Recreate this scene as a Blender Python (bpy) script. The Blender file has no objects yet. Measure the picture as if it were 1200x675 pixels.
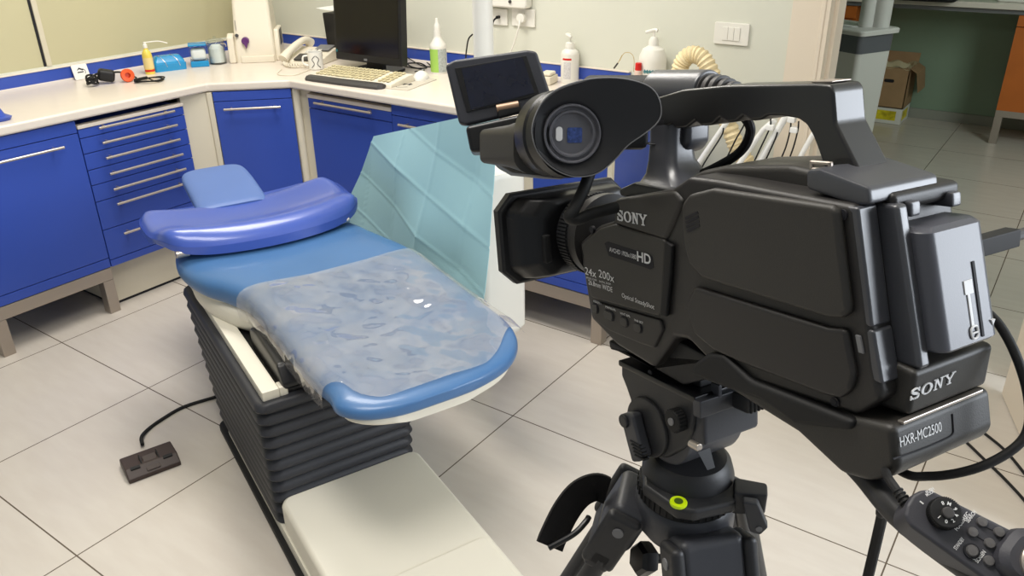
import bpy, bmesh, math, random
from mathutils import Matrix, Vector, noise
random.seed(7)
PI = math.pi
SC = bpy.context.scene
COL = SC.collection

# ------------------------------------------------------------------ camera
FPX = 949.63                                   # focal length for a 1200 px wide frame
CAM_R = Vector((0.8168, 0.5767, -0.0142))
CAM_D = Vector((0.2403, -0.3620, -0.9007))
CAM_F = CAM_R.cross(CAM_D).normalized()
CAM_R = CAM_D.cross(CAM_F).normalized(); CAM_D.normalize()
CAM_C = Vector((0, 0, 1.598))
cd = bpy.data.cameras.new('camera'); cam = bpy.data.objects.new('camera', cd); COL.objects.link(cam)
cd.sensor_width = 36.0; cd.lens = FPX / 1200 * 36.0; cd.clip_start = 0.02; cd.clip_end = 60
m = Matrix.Identity(4)
for i in range(3):
    m[i][0] = CAM_R[i]; m[i][1] = -CAM_D[i]; m[i][2] = -CAM_F[i]; m[i][3] = CAM_C[i]
cam.matrix_world = m
SC.camera = cam

# ------------------------------------------------------------------ light
SC.view_settings.view_transform = 'Standard'
SC.view_settings.look = 'None'
SC.view_settings.gamma = 1.0
SC.view_settings.exposure = 0.0
try: SC.view_settings.use_curve_mapping = False
except Exception: pass
wd = bpy.data.worlds.new('world'); SC.world = wd; wd.use_nodes = True
bg = wd.node_tree.nodes['Background']
bg.inputs[0].default_value = (0.85, 0.93, 1.0, 1); bg.inputs[1].default_value = 0.30
def area(name, loc, target, sx, sy, power, col):
    l = bpy.data.lights.new(name, 'AREA'); l.shape = 'RECTANGLE'; l.size = sx; l.size_y = sy
    l.energy = power; l.color = col
    o = bpy.data.objects.new(name, l); COL.objects.link(o); o.location = loc
    d = Vector(target) - Vector(loc); o.rotation_euler = d.to_track_quat('-Z', 'Y').to_euler()
    return o
area('ceiling_lamp', (-2.4, 1.95, 2.74), (-2.4, 1.95, 0), 1.2, 0.6, 48, (1.0, 0.955, 0.89))
area('ceiling_lamp', (-0.9, 0.6, 2.74), (-0.9, 0.6, 0), 1.2, 0.6, 37, (1.0, 0.96, 0.90))
area('window_and_fill_light', (2.7, 2.1, 1.9), (-0.4, 0.9, 1.2), 1.5, 1.6, 96, (0.86, 0.92, 1.0))  # daylight from the window on the right
area('window_and_fill_light', (1.1, 4.4, 1.9), (-1.0, 6.95, 0.7), 1.2, 1.2, 42, (0.86, 0.95, 0.92))  # added fill that brightens the next room; no window is known there

# ------------------------------------------------------------------ helpers
def lin(c):
    r = []
    for v in c[:3]:
        v = v / 255.0
        r.append(v / 12.92 if v <= 0.04045 else ((v + 0.055) / 1.055) ** 2.4)
    return (r[0], r[1], r[2], 1.0)
def mat(name, col, rough=0.5, metal=0.0, var=0.0, vscale=8.0, bump=0.0, bscale=200.0, spec=0.5, coat=0.0, trans=0.0, ior=1.45, alpha=1.0, emit=None, estr=1.0):
    M = bpy.data.materials.new(name); M.use_nodes = True
    nt = M.node_tree; b = nt.nodes['Principled BSDF']
    c = lin(col)
    b.inputs['Base Color'].default_value = c
    b.inputs['Roughness'].default_value = rough; b.inputs['Metallic'].default_value = metal
    b.inputs['Specular IOR Level'].default_value = spec; b.inputs['IOR'].default_value = ior
    b.inputs['Coat Weight'].default_value = coat; b.inputs['Coat Roughness'].default_value = 0.08
    b.inputs['Transmission Weight'].default_value = trans; b.inputs['Alpha'].default_value = alpha
    if emit:
        b.inputs['Emission Color'].default_value = lin(emit); b.inputs['Emission Strength'].default_value = estr
    tc = nt.nodes.new('ShaderNodeTexCoord')
    if var > 0:
        n = nt.nodes.new('ShaderNodeTexNoise'); n.inputs['Scale'].default_value = vscale; n.inputs['Detail'].default_value = 4
        nt.links.new(tc.outputs['Object'], n.inputs['Vector'])
        r = nt.nodes.new('ShaderNodeValToRGB')
        r.color_ramp.elements[0].position = 0.3; r.color_ramp.elements[1].position = 0.7
        r.color_ramp.elements[0].color = [max(0, x * (1 - var)) for x in c[:3]] + [1]
        r.color_ramp.elements[1].color = [min(1, x * (1 + var)) for x in c[:3]] + [1]
        nt.links.new(n.outputs[0], r.inputs[0]); nt.links.new(r.outputs[0], b.inputs['Base Color'])
    if bump > 0:
        n2 = nt.nodes.new('ShaderNodeTexNoise'); n2.inputs['Scale'].default_value = bscale; n2.inputs['Detail'].default_value = 2
        nt.links.new(tc.outputs['Object'], n2.inputs['Vector'])
        bp = nt.nodes.new('ShaderNodeBump'); bp.inputs['Strength'].default_value = bump; bp.inputs['Distance'].default_value = 0.002
        nt.links.new(n2.outputs[0], bp.inputs['Height']); nt.links.new(bp.outputs[0], b.inputs['Normal'])
    return M

def ray(px, py):
    return CAM_R * ((px - 600) / FPX) + CAM_D * ((py - 337.5) / FPX) + CAM_F
def on(px, py, ax, val):
    d = ray(px, py); t = (val - CAM_C[ax]) / d[ax]; return CAM_C + d * t
def deep(px, py, t): return CAM_C + ray(px, py) * t
def frame(o, x, y, z):
    m = Matrix.Identity(4)
    for i in range(3):
        m[i][0] = x[i]; m[i][1] = y[i]; m[i][2] = z[i]; m[i][3] = o[i]
    return m
class Fr:
    """a local frame: matrix plus the point where a sight line meets one of its planes"""
    def __init__(s, m): s.m = m; s.i = m.inverted()
    def at(s, px, py, ax, val):
        c = s.i @ CAM_C; d = s.i.to_3x3() @ ray(px, py)
        return c + d * ((val - c[ax]) / d[ax])
    def poly(s, pts, ax, val):
        k = [i for i in range(3) if i != ax]
        return [(p[k[0]], p[k[1]]) for p in (s.at(x, y, ax, val) for x, y in pts)]
WORLD = Matrix.Identity(4)
WM = {}                                        # world matrix of every empty
def props(o, label=None, cat=None, group=None, kind=None):
    if label: o['label'] = label
    if cat: o['category'] = cat
    if group: o['group'] = group
    if kind: o['kind'] = kind
    return o
def thing(name, label, cat, m, group=None):
    o = bpy.data.objects.new(name, None); COL.objects.link(o)
    if not isinstance(m, Matrix): m = Matrix.Translation(Vector(m))
    o.matrix_world = m; WM[o] = m.copy(); o.empty_display_size = 0.05
    return props(o, label, cat, group)

def spline(pts, n=8, closed=False):
    P = [Vector(p) for p in pts]; out = []
    if len(P) < 3: return P
    N = len(P)
    rng = range(N if closed else N - 1)
    for i in rng:
        p0 = P[(i - 1) % N] if (closed or i > 0) else P[0] * 2 - P[1]
        p1 = P[i]; p2 = P[(i + 1) % N]
        p3 = P[(i + 2) % N] if (closed or i + 2 < N) else P[-1] * 2 - P[-2]
        for k in range(n):
            t = k / n
            out.append(0.5 * ((2 * p1) + (p2 - p0) * t + (2 * p0 - 5 * p1 + 4 * p2 - p3) * t * t + (3 * p1 - p0 - 3 * p2 + p3) * t ** 3))
    if not closed: out.append(P[-1])
    return out
def rrect(cx, cy, hx, hy, r, n=6):
    """rounded rectangle as 2-D points, counter-clockwise"""
    out = []
    for sx, sy, a0 in ((1, 1, 0), (-1, 1, 90), (-1, -1, 180), (1, -1, 270)):
        for k in range(n + 1):
            a = math.radians(a0 + 90 * k / n)
            out.append((cx + sx * (hx - r) + r * math.cos(a), cy + sy * (hy - r) + r * math.sin(a)))
    return out

class MB:
    def __init__(s, A=WORLD):
        s.bm = bmesh.new(); s.A = A.m if isinstance(A, Fr) else A
    def _add(s, verts, faces):
        vs = [s.bm.verts.new(v) for v in verts]
        for f in faces:
            try: s.bm.faces.new([vs[i] for i in f])
            except ValueError: pass
        return vs
    def _bevel(s, vs, bev, seg=2, ang=25):
        if bev <= 0: return
        s.bm.normal_update()
        S = set(vs); es = [e for e in s.bm.edges if e.verts[0] in S and e.verts[1] in S and len(e.link_faces) == 2 and e.calc_face_angle(0) > math.radians(ang)]
        bmesh.ops.bevel(s.bm, geom=es, offset=bev, segments=seg, profile=0.5, affect='EDGES', clamp_overlap=True)
    def box(s, lo, hi, bev=0.0, seg=2, M=None):
        x0, y0, z0 = lo; x1, y1, z1 = hi
        v = [Vector(p) for p in ((x0,y0,z0),(x1,y0,z0),(x1,y1,z0),(x0,y1,z0),(x0,y0,z1),(x1,y0,z1),(x1,y1,z1),(x0,y1,z1))]
        if M: v = [M @ p for p in v]
        vs = s._add(v, [(0,3,2,1),(4,5,6,7),(0,1,5,4),(1,2,6,5),(2,3,7,6),(3,0,4,7)])
        s._bevel(vs, bev, seg); return s
    def prism(s, poly, ax, lo, hi, bev=0.0, seg=2, top=None, M=None, ang=25):
        """poly in the two other axes (ascending), extruded along ax; 'top' may give a different outline at hi"""
        n = len(poly); k = [i for i in range(3) if i != ax]
        def P(p, h):
            v = [0, 0, 0]; v[k[0]] = p[0]; v[k[1]] = p[1]; v[ax] = h; v = Vector(v)
            return M @ v if M else v
        A = [P(p, lo) for p in poly]; B = [P(p, hi) for p in (top or poly)]
        vs = s._add(A + B, [tuple(range(n))[::-1], tuple(range(n, 2 * n))] + [(i, (i + 1) % n, n + (i + 1) % n, n + i) for i in range(n)])
        s._bevel(vs, bev, seg, ang); return s
    def loft(s, rings, caps=True, close=False):
        n = len(rings[0]); V = [Vector(p) for r in rings for p in r]; F = []
        R = len(rings)
        for i in range(R if close else R - 1):
            for j in range(n):
                a, b = i * n + j, i * n + (j + 1) % n; c, d = ((i + 1) % R) * n + (j + 1) % n, ((i + 1) % R) * n + j
                F.append((a, b, c, d))
        if caps and not close: F += [tuple(range(n))[::-1], tuple(range((R - 1) * n, R * n))]
        s._add(V, F); return s
    def cyl(s, p0, p1, r0, r1=None, n=24, bev=0.0):
        p0, p1 = Vector(p0), Vector(p1); r1 = r0 if r1 is None else r1
        q = (p1 - p0).to_track_quat('Z', 'Y')
        ring = lambda p, r: [p + q @ Vector((r * math.cos(2 * PI * i / n), r * math.sin(2 * PI * i / n), 0)) for i in range(n)]
        rs = []
        L = (p1 - p0).length; d = (p1 - p0) / max(L, 1e-9)
        if bev > 0:
            b = min(bev, L * .45)
            rs = [ring(p0, r0 - b), ring(p0 + d * b * .3, r0 - b * .3), ring(p0 + d * b, r0), ring(p1 - d * b, r1), ring(p1 - d * b * .3, r1 - b * .3), ring(p1, r1 - b)]
        else: rs = [ring(p0, r0), ring(p1, r1)]
        return s.loft(rs)
    def lathe(s, prof, o=(0, 0, 0), d=(0, 0, 1), n=32, sx=1.0, M=None):
        o = Vector(o); q = Vector(d).to_track_quat('Z', 'Y')
        rs = []
        for r, z in prof:
            r = max(r, 1e-5)
            rr = [o + q @ Vector((sx * r * math.cos(2 * PI * i / n), r * math.sin(2 * PI * i / n), z)) for i in range(n)]
            rs.append([M @ p for p in rr] if M else rr)
        return s.loft(rs)
    def tube(s, pts, r, n=8, sm=8, closed=False, r1=None):
        P = spline(pts, sm, closed) if sm else [Vector(p) for p in pts]
        N = len(P); rings = []; up = None
        for i in range(N):
            if closed: t = (P[(i + 1) % N] - P[i - 1])
            else: t = (P[min(i + 1, N - 1)] - P[max(i - 1, 0)])
            t.normalize()
            if up is None:
                up = Vector((0, 0, 1)) if abs(t.z) < .9 else Vector((1, 0, 0))
            x = up - t * up.dot(t); x.normalize(); y = t.cross(x); up = x
            rr = r if r1 is None else r + (r1 - r) * i / (N - 1)
            if callable(r): rr = r(i / (N - 1))
            rings.append([P[i] + x * rr * math.cos(2 * PI * k / n) + y * rr * math.sin(2 * PI * k / n) for k in range(n)])
        return s.loft(rings, close=closed)
    def grid(s, rows, thick=0.0):
        nr, nc = len(rows), len(rows[0]); V = [Vector(p) for r in rows for p in r]
        F = [(i * nc + j, i * nc + j + 1, (i + 1) * nc + j + 1, (i + 1) * nc + j) for i in range(nr - 1) for j in range(nc - 1)]
        if thick:
            vs = s._add(V, F); s.bm.normal_update()
            nv = [v.co - v.normal * thick for v in vs]; off = len(V)
            F2 = [tuple(x for x in f[::-1]) for f in F]
            ws = [s.bm.verts.new(p) for p in nv]
            for f in F2: s.bm.faces.new([ws[i] for i in f])
            rim = [j for j in range(nc)] + [i * nc + nc - 1 for i in range(1, nr)] + [(nr - 1) * nc + j for j in range(nc - 2, -1, -1)] + [i * nc for i in range(nr - 2, 0, -1)]
            for a, b in zip(rim, rim[1:] + rim[:1]):
                s.bm.faces.new([vs[b], vs[a], ws[a], ws[b]])
        else: s._add(V, F)
        return s
    def sphere(s, c, r, sx=1, sy=1, sz=1, n=20):
        pr = [(math.sin(PI * i / n) , -math.cos(PI * i / n)) for i in range(n + 1)]
        rs = [[Vector(c) + Vector((sx * r * max(a, 1e-4) * math.cos(2 * PI * k / n), sy * r * max(a, 1e-4) * math.sin(2 * PI * k / n), sz * r * b)) for k in range(n)] for a, b in pr]
        return s.loft(rs)
    def text(s, body, o, x, y, h, width=None, thick=0.0004, shear=0.0, bold=0.0, align='LEFT'):
        cu = bpy.data.curves.new('lettering', 'FONT'); cu.body = body; cu.size = 1.0; cu.shear = shear; cu.offset = bold
        cu.resolution_u = 3
        ob = bpy.data.objects.new('lettering', cu); COL.objects.link(ob)
        dg = bpy.context.evaluated_depsgraph_get(); me = ob.evaluated_get(dg).to_mesh()
        V = [v.co.copy() for v in me.vertices]; F = [tuple(p.vertices) for p in me.polygons]
        ob.evaluated_get(dg).to_mesh_clear(); bpy.data.objects.remove(ob); bpy.data.curves.remove(cu)
        if not V: return s
        x0 = min(v.x for v in V); x1 = max(v.x for v in V); y1 = max(v.y for v in V if True)
        sc = h / 0.70; w = (x1 - x0) * sc
        fx = (width / w) if width else 1.0
        x = Vector(x).normalized(); y = Vector(y).normalized(); nrm = x.cross(y); o = Vector(o)
        sh = {'LEFT': 0, 'CENTER': -0.5, 'RIGHT': -1}[align] * w * fx
        s._add([o + x * ((v.x - x0) * sc * fx + sh) + y * (v.y * sc) + nrm * thick for v in V], F)
        return s
    def build(s, name, m, parent=None, label=None, cat=None, group=None, kind=None, smooth=35, keep=True):
        bm = s.bm
        bmesh.ops.remove_doubles(bm, verts=bm.verts, dist=1e-6)
        bmesh.ops.recalc_face_normals(bm, faces=bm.faces)
        bm.transform(s.A)
        o = bpy.data.objects.new(name, None) if False else None
        me = bpy.data.meshes.new(name)
        if parent is None:
            xs = [v.co for v in bm.verts]
            lo = Vector([min(c[i] for c in xs) for i in range(3)]); hi = Vector([max(c[i] for c in xs) for i in range(3)])
            org = Vector(((lo.x + hi.x) / 2, (lo.y + hi.y) / 2, lo.z)); W = Matrix.Translation(org)
        else: W = WM[parent]
        bm.transform(W.inverted())
        bm.to_mesh(me); bm.free()
        me.polygons.foreach_set('use_smooth', [True] * len(me.polygons))
        try: me.set_sharp_from_angle(angle=math.radians(smooth))
        except Exception: pass
        me.materials.append(m)
        o = bpy.data.objects.new(name, me); COL.objects.link(o)
        if len(me.polygons) < 4000:
            wn = o.modifiers.new('weighted_normal', 'WEIGHTED_NORMAL'); wn.keep_sharp = True; wn.weight = 80
        if parent is None: o.matrix_world = W
        else: o.parent = parent
        WM[o] = W.copy()
        return props(o, label, cat, group, kind)

# ------------------------------------------------------------------ materials
M_blue = mat('cabinet blue laminate', (52, 79, 170), 0.33, var=0.03, vscale=3)
M_cream = mat('cream laminate', (216, 208, 188), 0.45)
M_top = mat('white worktop', (224, 214, 202), 0.28, var=0.015, vscale=20)
M_gap = mat('dark joint', (24, 24, 30), 0.7)
M_steel = mat('brushed steel', (176, 166, 156), 0.35, metal=0.75, bump=0.03, bscale=300)
M_alu = mat('satin handle metal', (200, 190, 180), 0.3, metal=0.85)
M_white = mat('white plastic', (232, 230, 222), 0.35)
M_offw = mat('ivory plastic', (226, 218, 200), 0.4)
M_black = mat('black plastic', (18, 18, 20), 0.35)
M_blackm = mat('matt black plastic', (24, 24, 26), 0.55, bump=0.05, bscale=600)
M_rubber = mat('black rubber', (16, 16, 17), 0.65)
M_grey = mat('grey plastic', (120, 120, 122), 0.45)
M_dgrey = mat('dark grey plastic', (64, 62, 62), 0.5)
M_red = mat('red plastic', (205, 30, 24), 0.35)
M_orange = mat('orange plastic', (230, 92, 40), 0.35)
M_screen = mat('dark screen glass', (14, 12, 12), 0.12, spec=0.4)
M_print = mat('white print', (225, 225, 225), 0.5)
M_ink = mat('black print', (25, 25, 30), 0.6)
def clear_mat():
    M = bpy.data.materials.new('clear plastic glass'); M.use_nodes = True; nt = M.node_tree; nt.nodes.clear()
    o = nt.nodes.new('ShaderNodeOutputMaterial'); tr = nt.nodes.new('ShaderNodeBsdfTransparent'); gl = nt.nodes.new('ShaderNodeBsdfGlossy'); mx = nt.nodes.new('ShaderNodeMixShader')
    tr.inputs[0].default_value = (.94, .97, .97, 1); gl.inputs['Roughness'].default_value = .06
    lw = nt.nodes.new('ShaderNodeLayerWeight'); lw.inputs[0].default_value = .3; mr = nt.nodes.new('ShaderNodeMapRange'); mr.inputs['To Min'].default_value = .05; mr.inputs['To Max'].default_value = .6
    nt.links.new(lw.outputs['Facing'], mr.inputs[0]); nt.links.new(mr.outputs[0], mx.inputs[0]); nt.links.new(tr.outputs[0], mx.inputs[1]); nt.links.new(gl.outputs[0], mx.inputs[2]); nt.links.new(mx.outputs[0], o.inputs[0])
    return M
M_glass = clear_mat()
M_cotton = mat('white cotton', (244, 242, 238), 0.95, bump=0.6, bscale=60)
M_paper = mat('white paper', (235, 235, 232), 0.7)

# ================================================================== room
XW, YW = -3.81, 3.07          # left wall and back wall planes
YF = 6.955                    # far wall of the next room
def floor_mat():
    M = bpy.data.materials.new('floor tiles'); M.use_nodes = True; nt = M.node_tree; b = nt.nodes['Principled BSDF']
    b.inputs['Roughness'].default_value = 0.26; b.inputs['Specular IOR Level'].default_value = 0.5
    g = nt.nodes.new('ShaderNodeNewGeometry'); sp = nt.nodes.new('ShaderNodeSeparateXYZ'); nt.links.new(g.outputs['Position'], sp.inputs[0])
    def mth(op, a, bb=None):
        n = nt.nodes.new('ShaderNodeMath'); n.operation = op
        for i, v in enumerate((a, bb)):
            if v is None: continue
            if isinstance(v, (int, float)): n.inputs[i].default_value = v
            else: nt.links.new(v, n.inputs[i])
        return n.outputs[0]
    P = 0.603
    def line(c, off):
        fr = mth('FRACT', mth('DIVIDE', mth('SUBTRACT', c, off - 60.3), P))
        return mth('GREATER_THAN', mth('ABSOLUTE', mth('SUBTRACT', fr, 0.5)), 0.5 - 0.0021 / P)
    ln = mth('MAXIMUM', line(sp.outputs[0], -1.347), line(sp.outputs[1], 0.668))
    # faint directional veining, and each tile a hair different
    mp = nt.nodes.new('ShaderNodeMapping'); mp.inputs['Scale'].default_value = (2.0, 9.0, 1); mp.inputs['Rotation'].default_value = (0, 0, 0.5)
    nt.links.new(g.outputs['Position'], mp.inputs[0])
    n = nt.nodes.new('ShaderNodeTexNoise'); n.inputs['Scale'].default_value = 3; n.inputs['Detail'].default_value = 6; nt.links.new(mp.outputs[0], n.inputs['Vector'])
    r = nt.nodes.new('ShaderNodeValToRGB'); r.color_ramp.elements[0].position = .35; r.color_ramp.elements[1].position = .7
    r.color_ramp.elements[0].color = lin((203, 195, 185)); r.color_ramp.elements[1].color = lin((208, 201, 191))
    nt.links.new(n.outputs[0], r.inputs[0])
    mx = nt.nodes.new('ShaderNodeMixRGB'); nt.links.new(ln, mx.inputs[0]); nt.links.new(r.outputs[0], mx.inputs[1]); mx.inputs[2].default_value = lin((96, 84, 72))
    nt.links.new(mx.outputs[0], b.inputs['Base Color'])
    return M
M_floor = floor_mat()
M_frost = mat('frosted glass panel', (190, 184, 150), 0.3, var=0.03, vscale=1.5)
M_wall = mat('pale green paint', (214, 215, 202), 0.8, var=0.012, vscale=2, bump=0.1, bscale=120)
M_green = mat('sage green paint', (138, 160, 138), 0.8, var=0.02, vscale=2)
M_ceil = mat('ceiling paint', (235, 233, 226), 0.9)
M_casing = mat('door casing paint', (226, 214, 196), 0.45)
def struct(name, mb, m): return mb.build(name, m, kind='structure')
struct('floor', MB().box((-4.2, -2.5, -0.06), (3.2, 7.2, 0.0)), M_floor)
struct('ceiling', MB().box((-4.2, -2.5, 2.78), (3.2, 7.2, 2.84)), M_ceil)
# left wall: solid under the worktop line, frosted panels with a metal mullion over it
struct('wall_left', MB().box((XW - .12, -2.5, 0), (XW, YW, 0.95)), M_wall)
struct('window_1', MB().box((XW - .02, 0.2, 0.95), (XW - .006, 1.793, 2.78)), M_frost)
struct('window_2', MB().box((XW - .02, 1.823, 0.95), (XW - .006, YW, 2.78)), M_frost)
struct('trim_1', MB().box((XW - .03, 1.790, 0.95), (XW - .002, 1.800, 2.78)), M_gap)
struct('trim_2', MB().box((XW - .03, 1.80, 0.95), (XW + .004, 1.823, 2.78), 0.002), mat('pale mullion', (206, 198, 176), .4))
# back wall with the doorway cut out
DX0, DX1 = -0.80, 0.07
w = MB(); w.box((XW - .12, YW, 0), (DX0 - .01, YW + .12, 2.78)); w.box((DX1, YW, 0), (1.2, YW + .12, 2.78)); w.box((DX0 - .01, YW, 2.12), (DX1, YW + .12, 2.78))
struct('wall_back', w, M_wall)
c0 = on(917, 96, 1, YW - .012)[0]; c1 = on(951, 96, 1, YW - .012)[0]
d = MB()
d.box((c0, YW - .012, 0), (c1, YW, 2.2), 0.003); d.box((c1 - .002, YW - .018, 0), (c1 + .014, YW, 2.14), 0.004)
d.box((c1 + .012, YW - .014, 0), (c1 + .03, YW + .13, 2.13), 0.003); d.box((c1 + .028, YW + .035, 0), (c1 + .045, YW + .13, 2.12), 0.004)
d.box((DX1 - .03, YW - .012, 0), (DX1 + .08, YW + .13, 2.2), 0.003); d.box((c0, YW - .012, 2.12), (DX1 + .08, YW + .13, 2.2), 0.003)
struct('door_1', d, M_casing)
# the open door leaf folded back into the room
h0 = Vector((0.0, 2.94, 0)); dr = Vector((0.316, -0.949, 0)).normalized(); nn = Vector((-dr.y, dr.x, 0))
dm = frame(h0, dr, nn, Vector((0, 0, 1)))
dl = MB(dm); dl.box((0, -0.0, 0.004), (0.78, 0.04, 2.1), 0.003); struct('door_2', dl, M_casing)
# next room
struct('wall_far', MB().box((-4.2, YF, 0), (3.2, YF + .1, 2.78)), M_green)
struct('baseboard_far', MB().box((-4.2, YF - .014, 0), (3.2, YF, 0.075), 0.003), mat('grey baseboard', (150, 152, 142), 0.5))
struct('wall_right', MB().box((1.2, YW, 0), (1.3, YF, 2.78)), M_green)
struct('wall_side', MB().box((-3.4, YW + .12, 0), (-3.3, YF, 2.78)), M_green)

# ================================================================== built-in furniture
XF, YB = -3.223, 2.458            # cabinet fronts: left run faces +x, right run faces -y
ZT = 0.875
zl = lambda px, py: on(px, py, 0, XF)[2]
# worktop, one continuous slab around the corner
wt = thing('worktop', 'white worktop running round the corner over the blue cabinets', 'worktop', (-3.2, 2.2, 0.837))
V1, V2 = (-3.203, 2.172), (-2.945, 2.418)
MB().prism([(XW, 0.75), (-3.203, 0.75), V1, V2, (-1.30, 2.418), (-1.30, YW), (XW, YW)], 2, 0.837, ZT, 0.010, 3).build('slab', M_top, wt)
for lo, hi, lo2, hi2, cv, ax, c0_, c1_, lab in (
        ((XW, .75, ZT), (XW + .014, YW - .014, .937), (XW, .75, .937), (XW + .018, YW - .014, .943), [(XW + .014, ZT), (XW + .044, ZT), (XW + .022, ZT + .004), (XW + .014, ZT + .012)], 1, .75, YW - .014, 'blue backsplash strip with a white cap under the frosted panels'),
        ((XW, YW - .014, ZT), (-1.575, YW, .937), (XW, YW - .018, .937), (-1.575, YW, .943), [(YW - .014, ZT), (YW - .044, ZT), (YW - .022, ZT + .004), (YW - .014, ZT + .012)], 0, XW + .055, -1.575, 'blue backsplash strip along the pale green wall behind the monitor')):
    s_ = thing('backsplash', lab, 'backsplash', Vector(lo))
    MB().box(lo, hi).build('panel', M_blue, s_); MB().box(lo2, hi2, .002).build('cap_strip', M_top, s_, label='white cap strip'); MB().prism(cv, ax, c0_, c1_).build('cove_strip', M_top, s_, label='white cove strip')

def handle(parent, p0, p1, out, r=0.0055):
    """bar handle between two points, standing off along 'out'"""
    p0, p1, out = Vector(p0), Vector(p1), Vector(out); d = (p1 - p0).normalized()
    b = MB(); b.cyl(p0 + out * .028, p1 + out * .028, r, n=12, bev=.001)
    for q in (p0 + d * .03, p1 - d * .03): b.cyl(q, q + out * .028, r * .8, n=10)
    b.build('handle', M_alu, parent, label='satin metal bar handle')

X = Vector((1, 0, 0)); NY = Vector((0, -1, 0))
# big cabinet at the left edge, on a steel leg frame
c = thing('base_cabinet', 'blue floor cabinet with one wide door on a steel leg frame at the left edge', 'cabinet', (-3.5, 1.33, 0))
y0, y1 = 1.078, 1.574
MB().box((XW + .01, y0, .205), (XF - .019, y1, .832)).build('carcass', M_blue, c)
zf = zl(45, 166.5); zb = zl(64, 325)
MB().box((XF - .019, y0 + .001, zf + .0015), (XF, y1 - .001, .832), .0015).build('fascia', M_blue, c)
dr_ = MB().box((XF - .019, y0 + .001, zb + .0015), (XF, y1 - .001, zf - .0015), .0015).build('door', M_blue, c)
MB().box((XF - .019, y0 + .001, .206), (XF, y1 - .001, zb - .0015), .0015).build('bottom_rail', M_blue, c)
zh = zl(37, 179.5)
handle(dr_, (XF, y0 + .06, zh), (XF, on(75, 170, 0, XF + .03)[1], zh), X)
b = MB()
b.box((XF - .048, y0 + .002, .150), (XF - .001, y1 - .002, .204), .002); b.box((XW + .05, y0 + .002, .150), (XW + .1, y1 - .002, .204), .002)
b.box((XW + .1, y0 + .002, .150), (XF - .048, y0 + .04, .204)); b.box((XW + .1, y1 - .04, .150), (XF - .048, y1 - .002, .204))
b.build('leg_frame', M_steel, c)
for xx in (XF - .048, XW + .05):
    for yy in (y0 + .002, y1 - .049): MB().box((xx, yy, 0), (xx + .047, yy + .047, .150), .0025).build('leg', M_steel, c)

# drawer unit
c = thing('drawer_unit', 'blue drawer unit with seven drawers standing on a cream plinth', 'cabinet', (-3.5, 1.81, 0))
y0, y1 = 1.576, 2.052
MB().box((XW + .01, y0, .2), (XF - .019, y1, .80)).build('carcass', M_blue, c)
MB().box((XW + .01, y0 + .004, 0.012), (XF - .07, y1 + .05, .2)).build('plinth', M_cream, c)
MB().box((XW + .02, y0 + .006, 0.0), (XF - .072, y1 + .04, .012)).build('plinth_seal', M_gap, c)
MB().box((XF - .03, y0, .797), (XF + .004, y1, .812), .003).build('top_rail', M_top, c)
edges = [(94.7, 162.8), (98.7, 181.2), (104, 200.1), (108, 218), (113.3, 237.2), (122, 270), (130.7, 304.7)]
zs = [0.797] + [zl(*e) for e in edges]
hs = [(430, 78), (447, 143), (463, 210), (482, 279), (498, 347), (512, 412), (545, 540)]
for k in range(7):
    d_ = MB().box((XF - .019, y0 + .001, zs[k + 1] + .0015), (XF, y1 - .001, zs[k] - .0015), .0015).build('drawer', M_blue, c)
    p = on(hs[k][0] / 3.75, 130 + hs[k][1] / 3.75, 0, XF + .028)
    handle(d_, (XF, y0 + .072, p[2]), (XF, y1 - .062, p[2]), X)
MB().box((XF - .019, y0 + .001, .204), (XF, y1 - .001, zs[7] - .0015), .0015).build('bottom_rail', M_blue, c)

# diagonal corner cabinet
dA = on(248, 109, 2, .832); dB = on(341, 104.5, 2, .832)
dx = (Vector((dB.x - dA.x, dB.y - dA.y, 0))).normalized(); dn = Vector((dx.y, -dx.x, 0))
L_ = (Vector((dB.x - dA.x, dB.y - dA.y, 0))).length
DF = Fr(frame(Vector((dA.x, dA.y, 0)), dx, -dn, Vector((0, 0, 1))))     # x along the front, y inward
c = thing('corner_cabinet', 'blue corner cabinet set at an angle between two cream side panels', 'cabinet', DF.m)
MB(DF).box((0, .019, .2), (L_, .36, .83)).build('carcass', M_cream, c)
zf = DF.at(295, 117.3, 1, 0)[2]
MB(DF).box((.002, 0, zf + .0015), (L_ - .002, .019, .834), .0015).build('fascia', M_blue, c)
d_ = MB(DF).box((.002, 0, .21), (L_ - .002, .019, zf - .0015), .0015).build('door', M_blue, c)
h0_, h1_ = DF.at(262, 129, 1, -.028), DF.at(329, 125.3, 1, -.028)
handle_m = MB(DF); handle_m.cyl((h0_.x, -.028, h1_.z), (h1_.x, -.028, h1_.z), .0055, n=12, bev=.001)
for q in (h0_.x + .03, h1_.x - .03): handle_m.cyl((q, 0, h1_.z), (q, -.028, h1_.z), .0045, n=10)
handle_m.build('handle', M_alu, d_, label='satin metal bar handle')
b = MB(DF); b.box((-.024, -.003, .0), (-.001, .05, .834), .003); b.build('side_panel', M_cream, c)
b = MB(); lp = DF.m @ Vector((-.018, .01, 0)); b.prism([(XF - .02, 2.055), (lp.x, lp.y), (lp.x - .02, lp.y + .02), (XF - .05, 2.06)], 2, 0, .834); b.build('filler_panel', M_cream, c)
b = MB(DF); b.prism(rrect(L_ + .018, .022, .017, .026, .016), 2, 0.0, .834); b.build('side_panel', M_cream, c)
b = MB(); rp = DF.m @ Vector((L_ + .03, .02, 0)); b.prism([(rp.x, rp.y), (-2.882, YB + .02), (-2.882, YB + .05), (rp.x - .02, rp.y + .03)], 2, 0, .834); b.build('filler_panel', M_cream, c)
b = MB(DF); b.box((0, .06, 0), (L_, .1, .2)); b.build('plinth', M_cream, c)

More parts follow.
